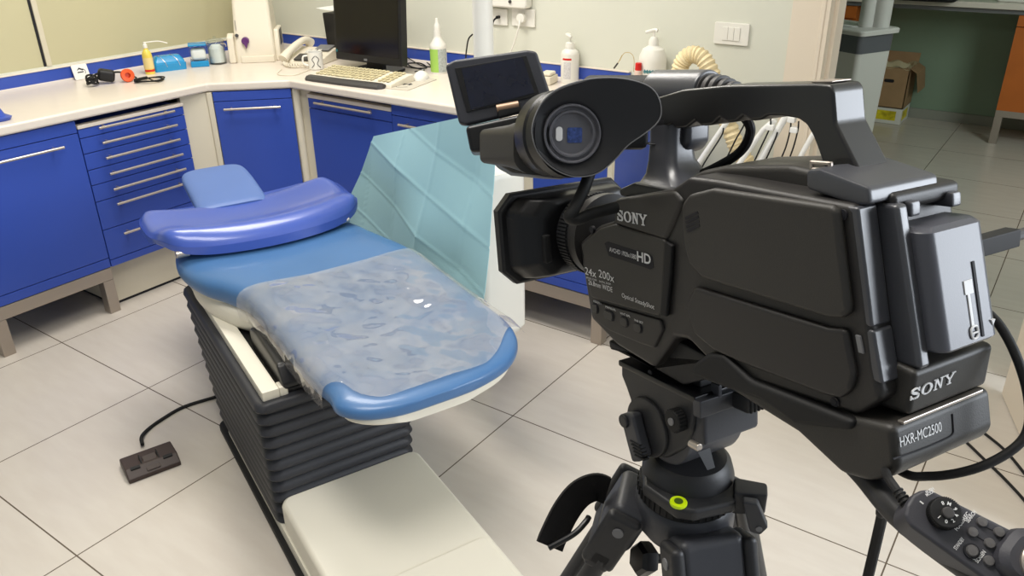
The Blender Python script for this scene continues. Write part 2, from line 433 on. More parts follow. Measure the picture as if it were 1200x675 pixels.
# right run
def front(c, x0, x1, z0, z1, name): return MB().box((x0 + .001, YB, z0 + .0015), (x1 - .001, YB + .019, z1 - .0015), .0015).build(name, M_blue, c)
def carc(c, x0, x1, top=.80): MB().box((x0, YB + .019, .205), (x1, YW - .01, top)).build('carcass', M_blue, c)
def zr(px, py): return on(px, py, 1, YB)[2]
c = thing('base_cabinet', 'blue cabinet under the keyboard with a shallow drawer above its door', 'cabinet', (-2.62, 2.76, 0))
xa, xb, xc, xd = -2.880, -2.368, -1.868, -1.335
carc(c, xa, xb, .797); MB().box((xa, YB - .004, .797), (xb, YB + .03, .815), .003).build('top_rail', M_top, c)
zd = zr(410, 134.8)
d_ = front(c, xa, xb, zd, .797, 'drawer'); hz = on(406, 127.5, 1, YB - .028)[2]
handle(d_, (xa + .07, YB, hz), (xb - .09, YB, hz), NY)
front(c, xa, xb, .245, zd, 'door'); front(c, xa, xb, .206, .245, 'bottom_rail')
MB().box((xa, YB + .07, 0), (xb, YW - .02, .2)).build('plinth', M_cream, c)
c = thing('base_cabinet', 'blue cabinet partly hidden by the light blue drape, bar handle under a plain fascia', 'cabinet', (-2.12, 2.76, 0))
carc(c, xb, xc, .832); zf = zr(484, 139)
front(c, xb, xc, zf, .834, 'fascia'); hz = on(476, 148, 1, YB - .028)[2]
d_ = front(c, xb, xc, .245, zf, 'door'); handle(d_, (xb + .06, YB, hz), (xc - .06, YB, hz), NY)
front(c, xb, xc, .206, .245, 'bottom_rail')
MB().box((xb, YB + .07, 0), (xc, YW - .02, .2)).build('plinth', M_cream, c)
c = thing('base_cabinet', 'blue cabinet on a steel leg frame seen behind the camcorder lens hood', 'cabinet', (-1.6, 2.76, 0))
carc(c, xc, xd + .002, .832); front(c, -1.655, xd, .795, .834, 'fascia'); d_ = front(c, -1.655, xd, .245, .795, 'door'); front(c, xc, xd, .206, .245, 'bottom_rail')
front(c, xc, -1.712, .245, .834, 'door')
MB().box((-1.712, YB, .246), (-1.655, YB + .019, .834), .0015).build('filler_panel', M_cream, c)
handle(d_, (-1.61, YB, .755), (xd - .05, YB, .755), NY)
MB().box((xd, YB - .002, .206), (xd + .018, YB + .02, .836), .002).build('edge_panel', M_cream, c)
MB().box((xd + .002, YB + .02, .206), (xd + .018, YW - .01, .836), .001).build('end_panel', M_blue, c)
b = MB()
b.box((xc, YB, .150), (xd, YB + .048, .204), .002); b.box((xc, YW - .1, .150), (xd, YW - .05, .204), .002)
b.box((xd - .04, YB + .048, .150), (xd, YW - .1, .204)); b.box((xc, YB + .048, .150), (xc + .04, YW - .1, .204)); b.build('leg_frame', M_steel, c)
for xx in (xc + .001, xd - .048):
    for yy in (YB + .001, YW - .098): MB().box((xx, yy, 0), (xx + .047, yy + .047, .150), .0025).build('leg', M_steel, c)

# ================================================================== things on the worktop
def ct(px, py, z=ZT): return on(px, py, 2, z)
def face_frame(o, yaw):
    """upright frame: x to the right, y away, z up, turned by yaw degrees"""
    a = math.radians(yaw); return Fr(frame(Vector(o), Vector((math.cos(a), math.sin(a), 0)), Vector((-math.sin(a), math.cos(a), 0)), Vector((0, 0, 1))))
# blue tray at the left end
p = ct(19, 139); F = face_frame((p.x - .07, p.y - .125, ZT), 88)
t = thing('instrument_tray', 'blue plastic tray with a white lid edge at the left end of the worktop', 'tray', F.m)
ring = lambda hx, hy, r, z: [(x, y, z) for x, y in rrect(0, 0, hx, hy, r)]
MB(F).loft([ring(.115, .075, .03, .001), ring(.120, .080, .03, .012), ring(.105, .066, .03, .016), ring(.09, .055, .03, .055), ring(.075, .045, .03, .062)]).build('body', M_blue, t)
MB(F).loft([ring(.08, .05, .03, .062), ring(.08, .05, .03, .07), ring(.07, .045, .03, .074)]).build('lid', M_white, t, label='white lid')
# printed white card against the backsplash
p = on(95, 86, 0, XW + .03); p.z = ZT + .034
F = Fr(Matrix.Translation((XW + .030, p.y, p.z)) @ Matrix.Rotation(math.radians(-14), 4, 'Y'))
t = thing('printed_card', 'small white printed card leaning on the blue backsplash', 'card', F.m)
b = MB(F); b.prism(rrect(0, 0, .036, .033, .006), 0, -.002, .002, .0006); b.build('card', M_paper, t)
b = MB(F); x_ = .0022
b.prism([(-.018, .006), (-.004, .019), (.016, .008), (.010, .004), (-.004, .012)], 0, x_, x_ + .0003)
b.prism([(-.016, -.004), (.012, -.004), (.012, .001), (-.016, .001)], 0, x_, x_ + .0003)
b.tube([(x_, .012, .012), (x_, .021, .002), (x_, .018, -.01)], .0012, n=6)
b.build('print', M_ink, t)
# black corded plug bundle
p = ct(124, 98)
t = thing('power_adapter', 'black power adapter with its bunched cord lying on the worktop beside an orange ring', 'adapter', (p.x, p.y, ZT))
F = face_frame((p.x, p.y, ZT), 60)
MB(F).box((-.035, -.028, .0), (.035, .03, .05), .014, 3, M=Matrix.Rotation(.25, 4, 'Y') @ Matrix.Translation((0, 0, .012))).build('body', M_blackm, t)
b = MB(F)
pts = []
for k in range(34):
    a = k * 1.05 + .25 * (k // 6); pts.append((-.05 + .022 * math.cos(a), -.025 + .036 * math.sin(a), .010 + .0009 * k + .006 * math.sin(k * 1.9)))
b.tube(pts + [(-.02, -.02, .05), (.03, 0, .045), (.06, .03, .04), (.1, .03, .03), (.13, .02, .008)], .0045, n=6)
b.build('cord', M_rubber, t)
p = ct(151, 96)
F = face_frame((p.x, p.y, ZT), 40)
b = MB(F); b.lathe([(.012, -.008), (.026, -.010), (.029, -.006), (.029, .006), (.026, .010), (.012, .008), (.012, -.008)], (0, 0, .029), (.5, -.85, .15), 28)
props(b.build('cable_ring', M_orange), 'orange ring lying on the worktop between black cables', 'ring')
p = ct(176, 95); b = MB()
q0, q1 = ct(158, 94, ZT + .016), ct(172, 91, ZT + .012)
b.cyl(q0, q1, .007, n=12, bev=.002)
cs = []
for k in range(26):
    a = 2 * PI * k / 12; rr = .055 + .006 * math.sin(k * 1.7)
    cs.append((p.x + rr * math.cos(a) * .8 + .012 * (k // 12), p.y + rr * math.sin(a) * 1.15, ZT + .004 + .0035 * (k / 12)))
b.tube([q1] + cs, .003, n=6, sm=4)
props(b.build('cable', M_rubber), 'thin black cable coiled on the worktop in front of the yellow bottle', 'cable')
# bottles
def bottle(name, lab, o, prof, m, neckm=None, group=None):
    t = thing(name, lab, 'bottle', o); b = MB(); b.lathe(prof, o, n=28); b.build('body', m, t); return t
M_yel = mat('yellow liquid bottle', (226, 204, 90), 0.3)
p = ct(176.5, 86.5); o = Vector((p.x, p.y, ZT))
t = bottle('spray_bottle', 'small yellow bottle with a white pump and a red stripe', o, [(.0, 0), (.021, 0), (.022, .004), (.022, .085), (.018, .100), (.009, .112), (.009, .122), (0, .122)], M_yel)
MB().lathe([(.0224, .012), (.0224, .022)], o).build('red_band', M_red, t, label='red stripe')
MB().lathe([(.0225, .026), (.0225, .075)], o).build('label_sheet', mat('pale yellow label', (226, 205, 140), .6), t)
b = MB(); b.lathe([(.0095, .118), (.0095, .133), (.006, .136), (.006, .145), (0, .145)], o); b.tube([o + Vector((0, 0, .142)), o + Vector((.03, .05, .144)), o + Vector((.05, .085, .132))], .0025, n=8); b.build('pump', M_white, t, label='white pump nozzle')
# blue lidded tub for swabs
M_tblue = mat('sky blue plastic', (28, 140, 196), 0.25)
p0 = ct(187, 86); p1 = ct(224, 81.5); pm = (p0 + p1) / 2
a = math.degrees(math.atan2(p1.y - p0.y, p1.x - p0.x)); F = face_frame((pm.x - .03, pm.y + .0, ZT), a)
t = thing('dispenser_tub', 'sky blue plastic tub with a rounded lid beside the yellow bottle', 'tub', F.m)
L2 = (p1 - p0).length / 2
sec = lambda hx, y0, y1, z: [(x, y, z) for x, y in rrect(0, (y0 + y1) / 2, hx, (y1 - y0) / 2, .012)]
MB(F).loft([sec(L2, 0, .09, 0), sec(L2 + .002, -.001, .092, .03), sec(L2 + .002, -.001, .092, .032)]).build('base', M_tblue, t)
MB(F).loft([sec(L2 - .002, .001, .09, .032), sec(L2 - .004, .004, .088, .045), sec(L2 - .018, .022, .07, .066), sec(L2 - .03, .034, .06, .068)]).build('lid', M_tblue, t)
b = MB(F)
for q in (-.03, .03): b.tube([(q + .014, -.002, .02), (q + .006, .002, .045), (q - .01, .028, .068), (q - .014, .05, .07)], .0013, n=6)
b.build('wire_clip', M_alu, t, label='thin wire clips')
# clear box with cotton on a blue base
p0 = ct(226, 79.8); p1 = ct(244, 77.5); F = face_frame(((p0.x + p1.x) / 2, (p0.y + p1.y) / 2, ZT), 55)
t = thing('cotton_dispenser', 'clear box of cotton pads on a blue base', 'box', F.m)
MB(F).box((-.042, 0, 0), (.042, .085, .027), .004).build('base', M_tblue, t, label='blue base')
MB(F).box((-.04, .003, .029), (.04, .082, .098), .004).build('box', M_glass, t)
MB(F).box((-.042, .0, .098), (.042, .085, .106), .003).build('lid', M_tblue, t)
MB(F).box((-.034, .009, .031), (.034, .076, .084), .016, 3).build('cotton', M_cotton, t)
# glass jar of cotton
p = ct(253, 76); o = Vector((p.x - .02, p.y + .03, ZT))
t = thing('glass_jar', 'lidded glass jar of white cotton beside the white scanner', 'jar', o)
MB().lathe([(0, 0), (.040, 0), (.042, .004), (.042, .10), (.038, .106), (.038, .102), (.039, .098), (.039, .006), (0, .005)], o).build('body', M_glass, t)
MB().lathe([(0, .107), (.043, .107), (.044, .112), (.03, .118), (.008, .121), (.008, .13), (0, .132)], o).build('lid', M_glass, t)
MB().lathe([(0, .007), (.034, .008), (.036, .02), (.035, .075), (.02, .092), (0, .09)], o, n=18).build('cotton', M_cotton, t)
b = MB(); b.tube([o + Vector((.044, .0, .10)), o + Vector((.062, .01, .098)), o + Vector((.066, .012, .085))], .003, n=8); b.build('spoon', M_alu, t)

# tabletop scanner
p0 = ct(283, 73.5); p1 = ct(318, 72.5)
a = math.degrees(math.atan2(p1.y - p0.y, p1.x - p0.x)); F = face_frame((p0 + p1) / 2, a + 4)
hw = (p1 - p0).length / 2 + .025
t = thing('plate_scanner', 'tall white tabletop scanner with a purple knob in the corner of the worktop', 'scanner', F.m)
def sec2(hx, y0, y1, z, r=.02): return [(x, y, z) for x, y in rrect(0, (y0 + y1) / 2, hx, (y1 - y0) / 2, r, 5)]
MB(F).loft([sec2(hw, .0, .24, 0), sec2(hw, .0, .24, .06), sec2(hw - .004, .012, .235, .115), sec2(hw - .004, .02, .235, .135), sec2(hw - .008, .045, .23, .22), sec2(hw - .012, .075, .22, .33), sec2(hw - .016, .1, .2, .46), sec2(hw - .03, .12, .18, .48)]).build('body', M_offw, t)
b = MB(F); b.prism([(-.012, 0), (.10, 0), (.10, .13), (.03, .14), (-.005, .125), (-.012, .05)], 0, -hw - .028, -hw + .004, .008, 3); b.build('side_cheek', M_offw, t)
b = MB(F); b.prism([(.02, 0), (.2, 0), (.2, .15), (.05, .15), (.03, .08)], 0, hw - .004, hw + .022, .008, 3); b.build('side_cheek', M_offw, t)
b = MB(F); b.prism([(.07, .07), (.16, .07), (.16, .145), (.08, .14)], 0, hw + .022, hw + .024, .0006); b.build('side_window', M_dgrey, t, label='grey side window')
b = MB(F); b.box((-hw + .03, -.016, 0), (hw - .006, .01, .032), .005); b.build('front_lip', M_offw, t)
pk = F.at(287.5, 48, 1, .0); M_purp = mat('purple knob', (96, 50, 110), .4)
b = MB(F); b.cyl((pk.x, .016, pk.z), (pk.x, -.012, pk.z), .018, n=24, bev=.003); b.prism([(pk.x - .011, pk.z - .004), (pk.x + .011, pk.z - .004), (pk.x + .008, pk.z - .02), (pk.x + .002, pk.z - .036), (pk.x - .004, pk.z - .02)], 1, -.018, .0, .002); b.build('knob', M_purp, t, label='purple knob')
b = MB(F); b.cyl((-hw + .022, .02, .128), (-hw + .022, .004, .131), .008, n=16); b.box((-hw + .026, .082, .32), (-hw + .034, .09, .42)); b.build('button', M_dgrey, t)
b = MB(F); b.box((-hw + .02, .022, .15), (-hw + .0215, .03, .2)); b.build('mark', M_grey, t)

# telephone
p = ct(352, 76); F = face_frame((p.x - .03, p.y + .075, ZT), 18)
t = thing('telephone', 'cream desk telephone with handset beside the white scanner', 'telephone', F.m)
b = MB(F); b.prism([(-.10, .0), (.11, 0), (.11, .055), (.08, .06), (-.09, .022)], 0, -.075, .12, .006, 3); b.build('base', M_offw, t)
b = MB(F); b.prism([(-.095, .024), (-.03, .04), (-.03, .046), (-.095, .030)], 0, -.02, .105, .001); b.build('dark_panel', M_dgrey, t, label='dark grey front panel')
b = MB(F); b.prism([(.02, .0535), (.09, .065), (.09, .072), (.02, .058)], 0, .03, .11, .002); b.build('display', M_grey, t)
b = MB(F)
for i in range(4):
    for j in range(3): b.box((.0 + j * .028, -.022 + i * .013, .046 + i * .0028), (.018 + j * .028, -.013 + i * .013, .051 + i * .0028), .001)
b.build('keypad', M_white, t)
hp = [(-.062, -.12, .03), (-.055, -.08, .055), (-.05, -.02, .078), (-.047, .05, .092), (-.045, .09, .088), (-.043, .115, .072)]
b = MB(F); b.tube(hp, lambda u: .017 + .009 * abs(2 * u - 1) ** 2, n=14); b.build('handset', M_offw, t)
b = MB(F); pts = []
for k in range(60):
    u = k / 59; a = k * 1.25; cx = -.06 + .16 * u; cy = -.12 - .05 * math.sin(u * PI)
    pts.append((cx, cy + .008 * math.cos(a), .013 + .008 * math.sin(a)))
b.tube([(-.062, -.115, .02)] + pts, .0032, n=6, sm=3); b.build('coil_cord', M_offw, t)
b = MB(); q = [ct(330, 81, ZT + .003), ct(325, 86, ZT + .003), ct(330, 88, ZT + .003), ct(345, 88, ZT + .003), ct(357, 84, ZT + .003), ct(366, 80, ZT + .003)]
b.tube(q, .0022, n=6); props(b.build('cord', M_offw), 'thin cream cord looped on the worktop in front of the telephone', 'cord')

# mug
p = ct(367, 82.5); o = Vector((p.x - .01, p.y + .03, ZT)); t = thing('mug', 'white mug with a dark painted motif beside the telephone', 'mug', o)
MB().lathe([(0, 0), (.030, 0), (.034, .004), (.035, .08), (.0335, .081), (.032, .08), (.031, .008), (0, .006)], o).build('body', M_white, t)
MB().lathe([(0, .066), (.0318, .066), (.0318, .067), (0, .067)], o).build('drink', M_black, t, label='dark drink')
vd = Vector((-o.x, -o.y, 0)).normalized(); sd = Vector((-vd.y, vd.x, 0))
b = MB(); 
for s_ in (1, -1):
    h_ = o + sd * (.035 * -s_)
    b.tube([h_ + Vector((0, 0, .065)), h_ - sd * (.02 * s_) + Vector((0, 0, .06)), h_ - sd * (.022 * s_) + Vector((0, 0, .03)), h_ + Vector((0, 0, .018))], .0045, n=8) if s_ == 1 else None
b.build('handle', M_white, t)
b = MB()
for s_ in (1, -1):
    pts = [o + (vd * math.cos(q) + sd * math.sin(q)) * .0356 + Vector((0, 0, z)) for q, z in ((.05 * s_, .066), (.45 * s_, .05), (.2 * s_, .03), (.6 * s_, .012))]
    b.tube(pts, .0014, n=6)
b.build('motif', M_ink, t)

# monitor, dark box behind it, keyboard, mouse
zb_ = ZT + .045
a0 = on(393.5, 69, 2, zb_); a1 = on(470.5, 79, 2, zb_)
yaw = math.degrees(math.atan2(a1.y - a0.y, a1.x - a0.x)); wid = (a1 - a0).length
F = face_frame(Vector((a0.x, a0.y, ZT)), yaw)
t = thing('monitor', 'black computer monitor switched off behind the keyboard', 'monitor', F.m)
lean = Matrix.Translation((0, 0, .045)) @ Matrix.Rotation(math.radians(-4), 4, 'X')
MB(F).box((0, 0, 0), (wid, .045, wid * .80), .006, 3, M=lean).build('casing', M_black, t)
MB(F).box((.014, -.0012, .034), (wid - .014, .001, wid * .8 - .014), M=lean).build('screen', M_screen, t)
b = MB(F); b.prism(rrect(wid * .47, .013, .010, .005, .002), 1, -.0012, .0004, M=lean); b.build('emblem', M_grey, t)
b = MB(F); b.box((.006, -.0012, .034), (.018, .0004, .045), M=lean); b.build('sticker', mat('teal sticker', (30, 120, 130), .5), t)
b = MB(F); b.box((wid * .5 - .05, .04, .006), (wid * .5 + .05, .07, .18), .004); b.prism(rrect(wid * .5, .06, .12, .085, .04), 2, 0, .012, .003); b.build('stand', M_black, t)
q0 = on(379, 70, 2, ZT); F = face_frame((q0.x + .02, q0.y + .07, ZT), yaw)
t = thing('speaker', 'black upright box standing behind the left edge of the monitor', 'box', F.m)
MB(F).prism([(-.055, 0), (.13, 0), (.13, .215), (-.07, .215)], 1, 0, .16, .005).build('cabinet', M_black, t)
F2 = face_frame((q0.x + .01, q0.y + .07, ZT + .2175), yaw)
b = MB(F2); b.grid([[(-.10 + .05 * i, .0 + .04 * j, .004 + .02 * math.sin(i * .7) * (i / 5) + (.012 if i < 2 else 0) * (2 - i) * .6) for i in range(6)] for j in range(5)], .0012)
props(b.build('paper_sheet', M_paper), 'loose white sheet lying on the black box behind the monitor', 'paper')

k0 = ct(356, 92, .885); k1 = ct(443, 103, .885); k3 = ct(381, 72, .885)
yaw = math.degrees(math.atan2(k1.y - k0.y, k1.x - k0.x)); kw = (k1 - k0).length
F = face_frame(Vector((k0.x, k0.y, ZT)), yaw)
t = thing('keyboard', 'cream computer keyboard with a dark grey wrist rest in front of the monitor', 'keyboard', F.m)
kd = .21
b = MB(F); b.prism([(.045, 0), (kd, 0), (kd, .034), (kd - .03, .036), (.05, .018)], 0, .0, kw + .03, .006, 3); b.build('case', M_offw, t)
b = MB(F)
for i in range(5):
    n = 15
    for j in range(n + 4):
        x0 = .014 + j * (kw + .0) / (n + 4); yy = .062 + i * .026
        if j == n: continue
        if i == 0 and 4 < j < 9: continue
        zz = .0205 + (yy - .05) * .139
        b.box((x0, yy, zz), (x0 + .0145, yy + .02, zz + .006), .0015, 1)
b.box((.014 + 5 * kw / 19, .062, .0222), (.014 + 9 * kw / 19 - .004, .082, .028), .0015, 1)
b.build('keys', mat('worn cream keys', (206, 196, 160), .5, var=.25, vscale=60), t, kind='stuff')
b = MB(F)
pr_ = [(0.0, .0), (.0, .010), (.012, .02), (.04, .022), (.052, .016), (.052, 0)]
b.loft([[(x, .0 + y * s_ + (1 - s_) * .026 + q, z * (.6 + .4 * s_)) for y, z in pr_] for x, s_, q in ((-.012, .5, .01), (0, .9, .004), (.05, 1, .0), (kw * .5, 1, -.004), (kw - .05, 1, 0), (kw - .01, .95, .002), (kw + .004, .5, .01))])
b.build('wrist_rest', M_dgrey, t, label='dark grey padded wrist rest')
m0 = ct(443, 103); m1 = ct(478, 106.5); m2 = ct(512, 93.5); m3 = ct(480, 88)
b = MB(); mp = [(m.x, m.y) for m in (m0, m1, m2, m3)]; b.prism(mp, 2, ZT, ZT + .003, .0008)
t = thing('mouse_mat', 'pale printed mouse mat to the right of the keyboard', 'mat', ((m0.x + m2.x) / 2, (m0.y + m2.y) / 2, ZT)); b.build('mat', mat('pale mat', (196, 190, 176), .6), t)
u_ = (m1 - m0); v_ = (m3 - m0); b = MB(); zz = Vector((0, 0, .0033))
for i, (aa, bb, l_) in enumerate(((.1, .28, .16), (.3, .3, .12), (.46, .3, .14), (.64, .32, .12), (.2, .5, .1), (.36, .52, .18), (.1, .13, .7))):
    q = m0 + u_ * aa + v_ * bb + zz; b.tube([q, q + u_ * l_ * .4 + v_ * .08, q + u_ * l_ * .6 - v_ * .02, q + u_ * l_ + v_ * .05], .0022 if i < 6 else .001, n=5)
b.build('print', M_dgrey, t)
p = ct(486, 92, .88); F = face_frame((p.x + .02, p.y + .02, ZT + .0032), 25)
b = MB(F); b.sphere((0, 0, 0), 1, .034, .055, .034); 
for v in b.bm.verts:
    if v.co.z < 0: v.co.z = 0
t = thing('computer_mouse', 'white computer mouse resting on the printed mouse mat', 'mouse', F.m); b.build('body', M_white, t)
b = MB(F); b.cyl((-.003, .032, .029), (.003, .032, .029), .007, n=14); b.build('wheel', M_grey, t)
b = MB(); q = [ct(486, 84, ZT + .004), ct(497, 82, ZT + .004), ct(480, 77, ZT + .004), ct(474, 66, ZT + .02), ct(492, 76, ZT + .005), ct(505, 78, ZT + .004), ct(498, 72, ZT + .004), ct(485, 69, ZT + .01)]
b.tube(q, .0028, n=6); b.tube([ct(474, 78, ZT + .006), ct(488, 80, ZT + .008), ct(500, 79, ZT + .004), ct(492, 74, ZT + .003), ct(478, 74, ZT + .004)], .003, n=6)
props(b.build('cable', M_rubber), 'tangled dark computer cables on the worktop behind the mouse', 'cable')

# spray bottle with green label
M_lgreen = mat('lime green label', (164, 206, 96), .5)
p = ct(511, 87); o = Vector((p.x - .01, p.y + .035, ZT))
t = bottle('spray_bottle', 'tall white spray bottle with a green and grey label beside the monitor', o, [(0, 0), (.036, 0), (.038, .004), (.038, .115), (.036, .128), (.019, .152), (.0165, .165), (.0165, .185), (0, .186)], M_white)
MB().lathe([(0.0, .184), (.0145, .184), (.0145, .205), (.012, .212), (.008, .222), (.006, .24), (0, .242)], o).build('nozzle', M_white, t)
vd = Vector((-o.x, -o.y, 0)).normalized(); sd = Vector((-vd.y, vd.x, 0))
def wrap(o, r, z0, z1, q0, q1, n=12):
    b = MB(); vdd = Vector((-o.x, -o.y, 0)).normalized(); s2 = Vector((-vdd.y, vdd.x, 0))
    rows = [[o + (vdd * math.cos(q0 + (q1 - q0) * k / n) + s2 * math.sin(q0 + (q1 - q0) * k / n)) * r + Vector((0, 0, z)) for k in range(n + 1)] for z in (z0, z1)]
    return b.grid(rows, .0004)
wrap(o, .0384, .008, .11, -1.5, -.05).build('label_sheet', M_lgreen, t, label='lime green half of the label')
wrap(o, .0384, .008, .11, -.05, 1.2).build('label_sheet', mat('grey label', (176, 182, 178), .5, var=.25, vscale=150), t, label='grey half of the label')
# soap bottles by the wall
p = ct(664, 97.5); o = Vector((p.x, p.y + .025, ZT))
t = bottle('soap_bottle', 'slim white pump bottle with a small red label standing by the wall', o, [(0, 0), (.037, 0), (.039, .004), (.039, .118), (.034, .132), (.020, .142), (.022, .146), (.020, .165), (.014, .168), (0, .168)], M_white)
b = MB(); b.cyl(o + Vector((0, 0, .166)), o + Vector((0, 0, .2)), .004, n=10); b.tube([o + Vector((0, 0, .198)), o + Vector((-.012, -.012, .2)), o + Vector((.018, -.022, .192))], .0055, n=10); b.build('pump', M_white, t)
wrap(o, .0394, .098, .106, -.9, .15).build('label_sheet', M_red, t, label='small red label')
b = wrap(o, .0394, .02, .09, -.75, .1); b.build('label_text', mat('pale grey print', (206, 204, 204), .6, var=.3, vscale=400), t)
p = on(764, 84, 1, YW - .07); o = Vector((p.x, p.y, ZT))
hz = p.z - ZT
t = bottle('soap_bottle', 'plump white pump dispenser standing beside the small red-capped bottle', o, [(0, 0), (.053, 0), (.055, .004), (.055, hz + .04), (.053, hz + .062), (.042, hz + .088), (.022, hz + .10), (.020, hz + .103), (.019, hz + .122), (.011, hz + .135), (0, hz + .135)], M_white)
b = MB(); b.cyl(o + Vector((0, 0, hz + .13)), o + Vector((0, 0, hz + .155)), .0045, n=10); b.tube([o + Vector((.014, .0, hz + .158)), o + Vector((0, 0, hz + .16)), o + Vector((-.03, -.014, hz + .15))], .007, n=10); b.build('pump', M_white, t)
b = MB(); vdd = Vector((-o.x, -o.y, 0)).normalized(); s2 = Vector((-vdd.y, vdd.x, 0))
for k in range(6):
    q = -.62 + k * .2; pts = [o + (vdd * math.cos(q + dq) + s2 * math.sin(q + dq)) * .0555 + Vector((0, 0, hz + .0 + dz)) for dq, dz in ((0, .004), (.08, .016), (.1, .002), (.18, .014))]
    b.tube(pts, .0016, n=5)
b.build('lettering', mat('teal print', (60, 130, 140), .5), t)
p = on(748, 80, 1, YW - .13); o = Vector((p.x, p.y, ZT)); hz = p.z - ZT
t = bottle('dropper_bottle', 'tiny clear bottle with a red cap beside the plump white dispenser', o, [(0, 0), (.014, 0), (.0145, .003), (.0145, hz - .012), (.011, hz - .004), (0, hz - .004)], mat('frosted bottle', (226, 200, 186), .35))
MB().lathe([(0, hz - .008), (.0125, hz - .008), (.0125, hz + .018), (.011, hz + .021), (0, hz + .021)], o).build('cap', M_red, t, label='red cap')
b = MB(); ww = lambda x, y: on(x, y, 1, YW - .13)
pts = [ww(742.5, 84), ww(743, 70), ww(740, 63), ww(734, 61.5), ww(730, 64), ww(726, 71), ww(719.5, 80)]
b.tube(pts, .0012, n=6); b.cyl(ww(729, 65), ww(726, 71), .002, n=8)
t2 = thing('dental_brush', 'thin wire dental brush leaning out of the red-capped bottle', 'brush', pts[0]); b.build('wire', mat('brass wire', (196, 170, 110), .4, .5), t2)
b = MB(); b.cyl(ww(724, 74), ww(719.5, 80), .0035, n=8); b.build('bristles', M_dgrey, t2)
# small things between screen and soap
q = ct(648, 99, ZT); F = face_frame((q.x, q.y, ZT), 10)
b = MB(F); b.box((-.06, -.03, 0), (.0, .06, .035), .006); b.box((-.055, -.02, .035), (-.005, .05, .05), .01)
props(b.build('instrument_box', M_offw), 'low cream box standing left of the slim soap bottle', 'box')
q = ct(716, 94, ZT + .02); F = face_frame((q.x, q.y, ZT), 16)
b = MB(F)
b.loft([[(x, y, z) for x, y in rrect(0, 0, hx, hy, .012)] for hx, hy, z in ((.06, .04, 0), (.066, .046, .012), (.07, .05, .035), (.066, .046, .035), (.06, .04, .006))])
props(b.build('glass_dish', M_glass), 'clear dish on the worktop behind the viewfinder', 'dish')
# wall fittings
def wl(px, py, d=0): return on(px, py, 1, YW - d)
def wall_plate(name, lab, x0, y0, x1, y1, cat):
    a = wl(x0, y0); b_ = wl(x1, y1)
    cx, cz, hx, hz = (a.x + b_.x) / 2, (a.z + b_.z) / 2, abs(b_.x - a.x) / 2, abs(a.z - b_.z) / 2
    t = thing(name, lab, cat, (cx, YW, cz)); MB().prism(rrect(cx, cz, hx, hz, .006), 1, YW - .01, YW, .003).build('plate', M_white, t); return t, cx, cz, hx, hz
t, cx, cz, hx, hz = wall_plate('wall_socket', 'square white wall socket with a thin black lead beside the white pole', 575, 9, 596, 30, 'socket')
b = MB(); b.cyl((cx + .005, YW - .03, cz), (cx + .005, YW - .008, cz), .007, n=14, bev=.002); b.build('plug', M_black, t)
t2, cx2, cz2, hx2, hz2 = wall_plate('wall_socket', 'white wall socket with a round white plug, right of the other socket', 601, 9, 628, 32, 'socket')
b = MB(); b.cyl((cx2, YW - .034, cz2), (cx2, YW - .008, cz2), .021, n=24, bev=.004); b.build('plug', M_white, t2)
b = MB(); b.tube([(cx + .005, YW - .03, cz), (cx + .006, YW - .06, cz - .02), (cx - .012, YW - .05, cz - .10), (cx - .016, YW - .04, cz - .3), (cx - .02, YW - .05, cz - .36)], .004, n=8)
b.build('power_cord', M_rubber, t, label='thin black cord')
b = MB(); b.tube([(cx2, YW - .033, cz2 - .005), (cx2, YW - .045, cz2 - .04), (cx2 - .03, YW - .04, cz2 - .11), (cx2 - .07, YW - .04, cz2 - .2), (cx2 - .08, YW - .05, cz2 - .33)], .004, n=8)
b.build('power_cord', M_white, t2)
b = MB(); q = [wl(554, 40, .04), wl(549, 46, .05), wl(546.5, 60, .05), wl(545.5, 72, .06)]; b.tube(q, .0035, n=8)
props(b.build('cable', M_rubber), 'thin dark cable curving down the wall left of the white pole', 'cable')
a = wl(576, 6); b_ = wl(624, -3)
t = thing('control_box', 'rounded white box mounted on the wall above the two sockets', 'box', ((a.x + b_.x) / 2, YW, a.z))
b = MB(); b.prism(rrect((a.x + b_.x) / 2, a.z + .09, abs(a.x - b_.x) / 2, .09, .015), 1, YW - .05, YW, .008, 3); b.build('case', M_white, t)
b = MB(); q = wl(598, 3, .05); b.cyl((q.x, YW - .056, q.z + .004), (q.x, YW - .049, q.z + .004), .007, n=16); b.build('knob', M_dgrey, t)
t, cx, cz, hx, hz = wall_plate('light_switch', 'white three-key light switch on the wall beside the door casing', 839, 25, 877, 54, 'switch')
for k in (-1, 0, 1): MB().prism(rrect(cx + k * .0235, cz - .0, .0112, .024, .002), 1, YW - .0135, YW - .009, .0012).build('key', M_white, t)

# ================================================================== dental chair
M_chair = mat('blue chair upholstery', (66, 107, 154), 0.36, var=0.05, vscale=5, coat=0.15)
M_back = mat('cobalt chair upholstery', (64, 88, 168), 0.3, var=0.06, vscale=5, coat=0.3)
M_head = mat('dusty blue headrest', (84, 112, 170), 0.45, var=0.04, vscale=5)
M_bell = mat('charcoal bellows rubber', (44, 45, 50), 0.5, bump=0.05, bscale=300)
M_shell = mat('white chair shell', (226, 221, 206), 0.38)
ca = math.radians(157.4); cu_ = Vector((math.cos(ca), math.sin(ca), 0)); cv_ = Vector((cu_.y, -cu_.x, 0)); cv_ = cv_ if cv_.x > 0 else -cv_
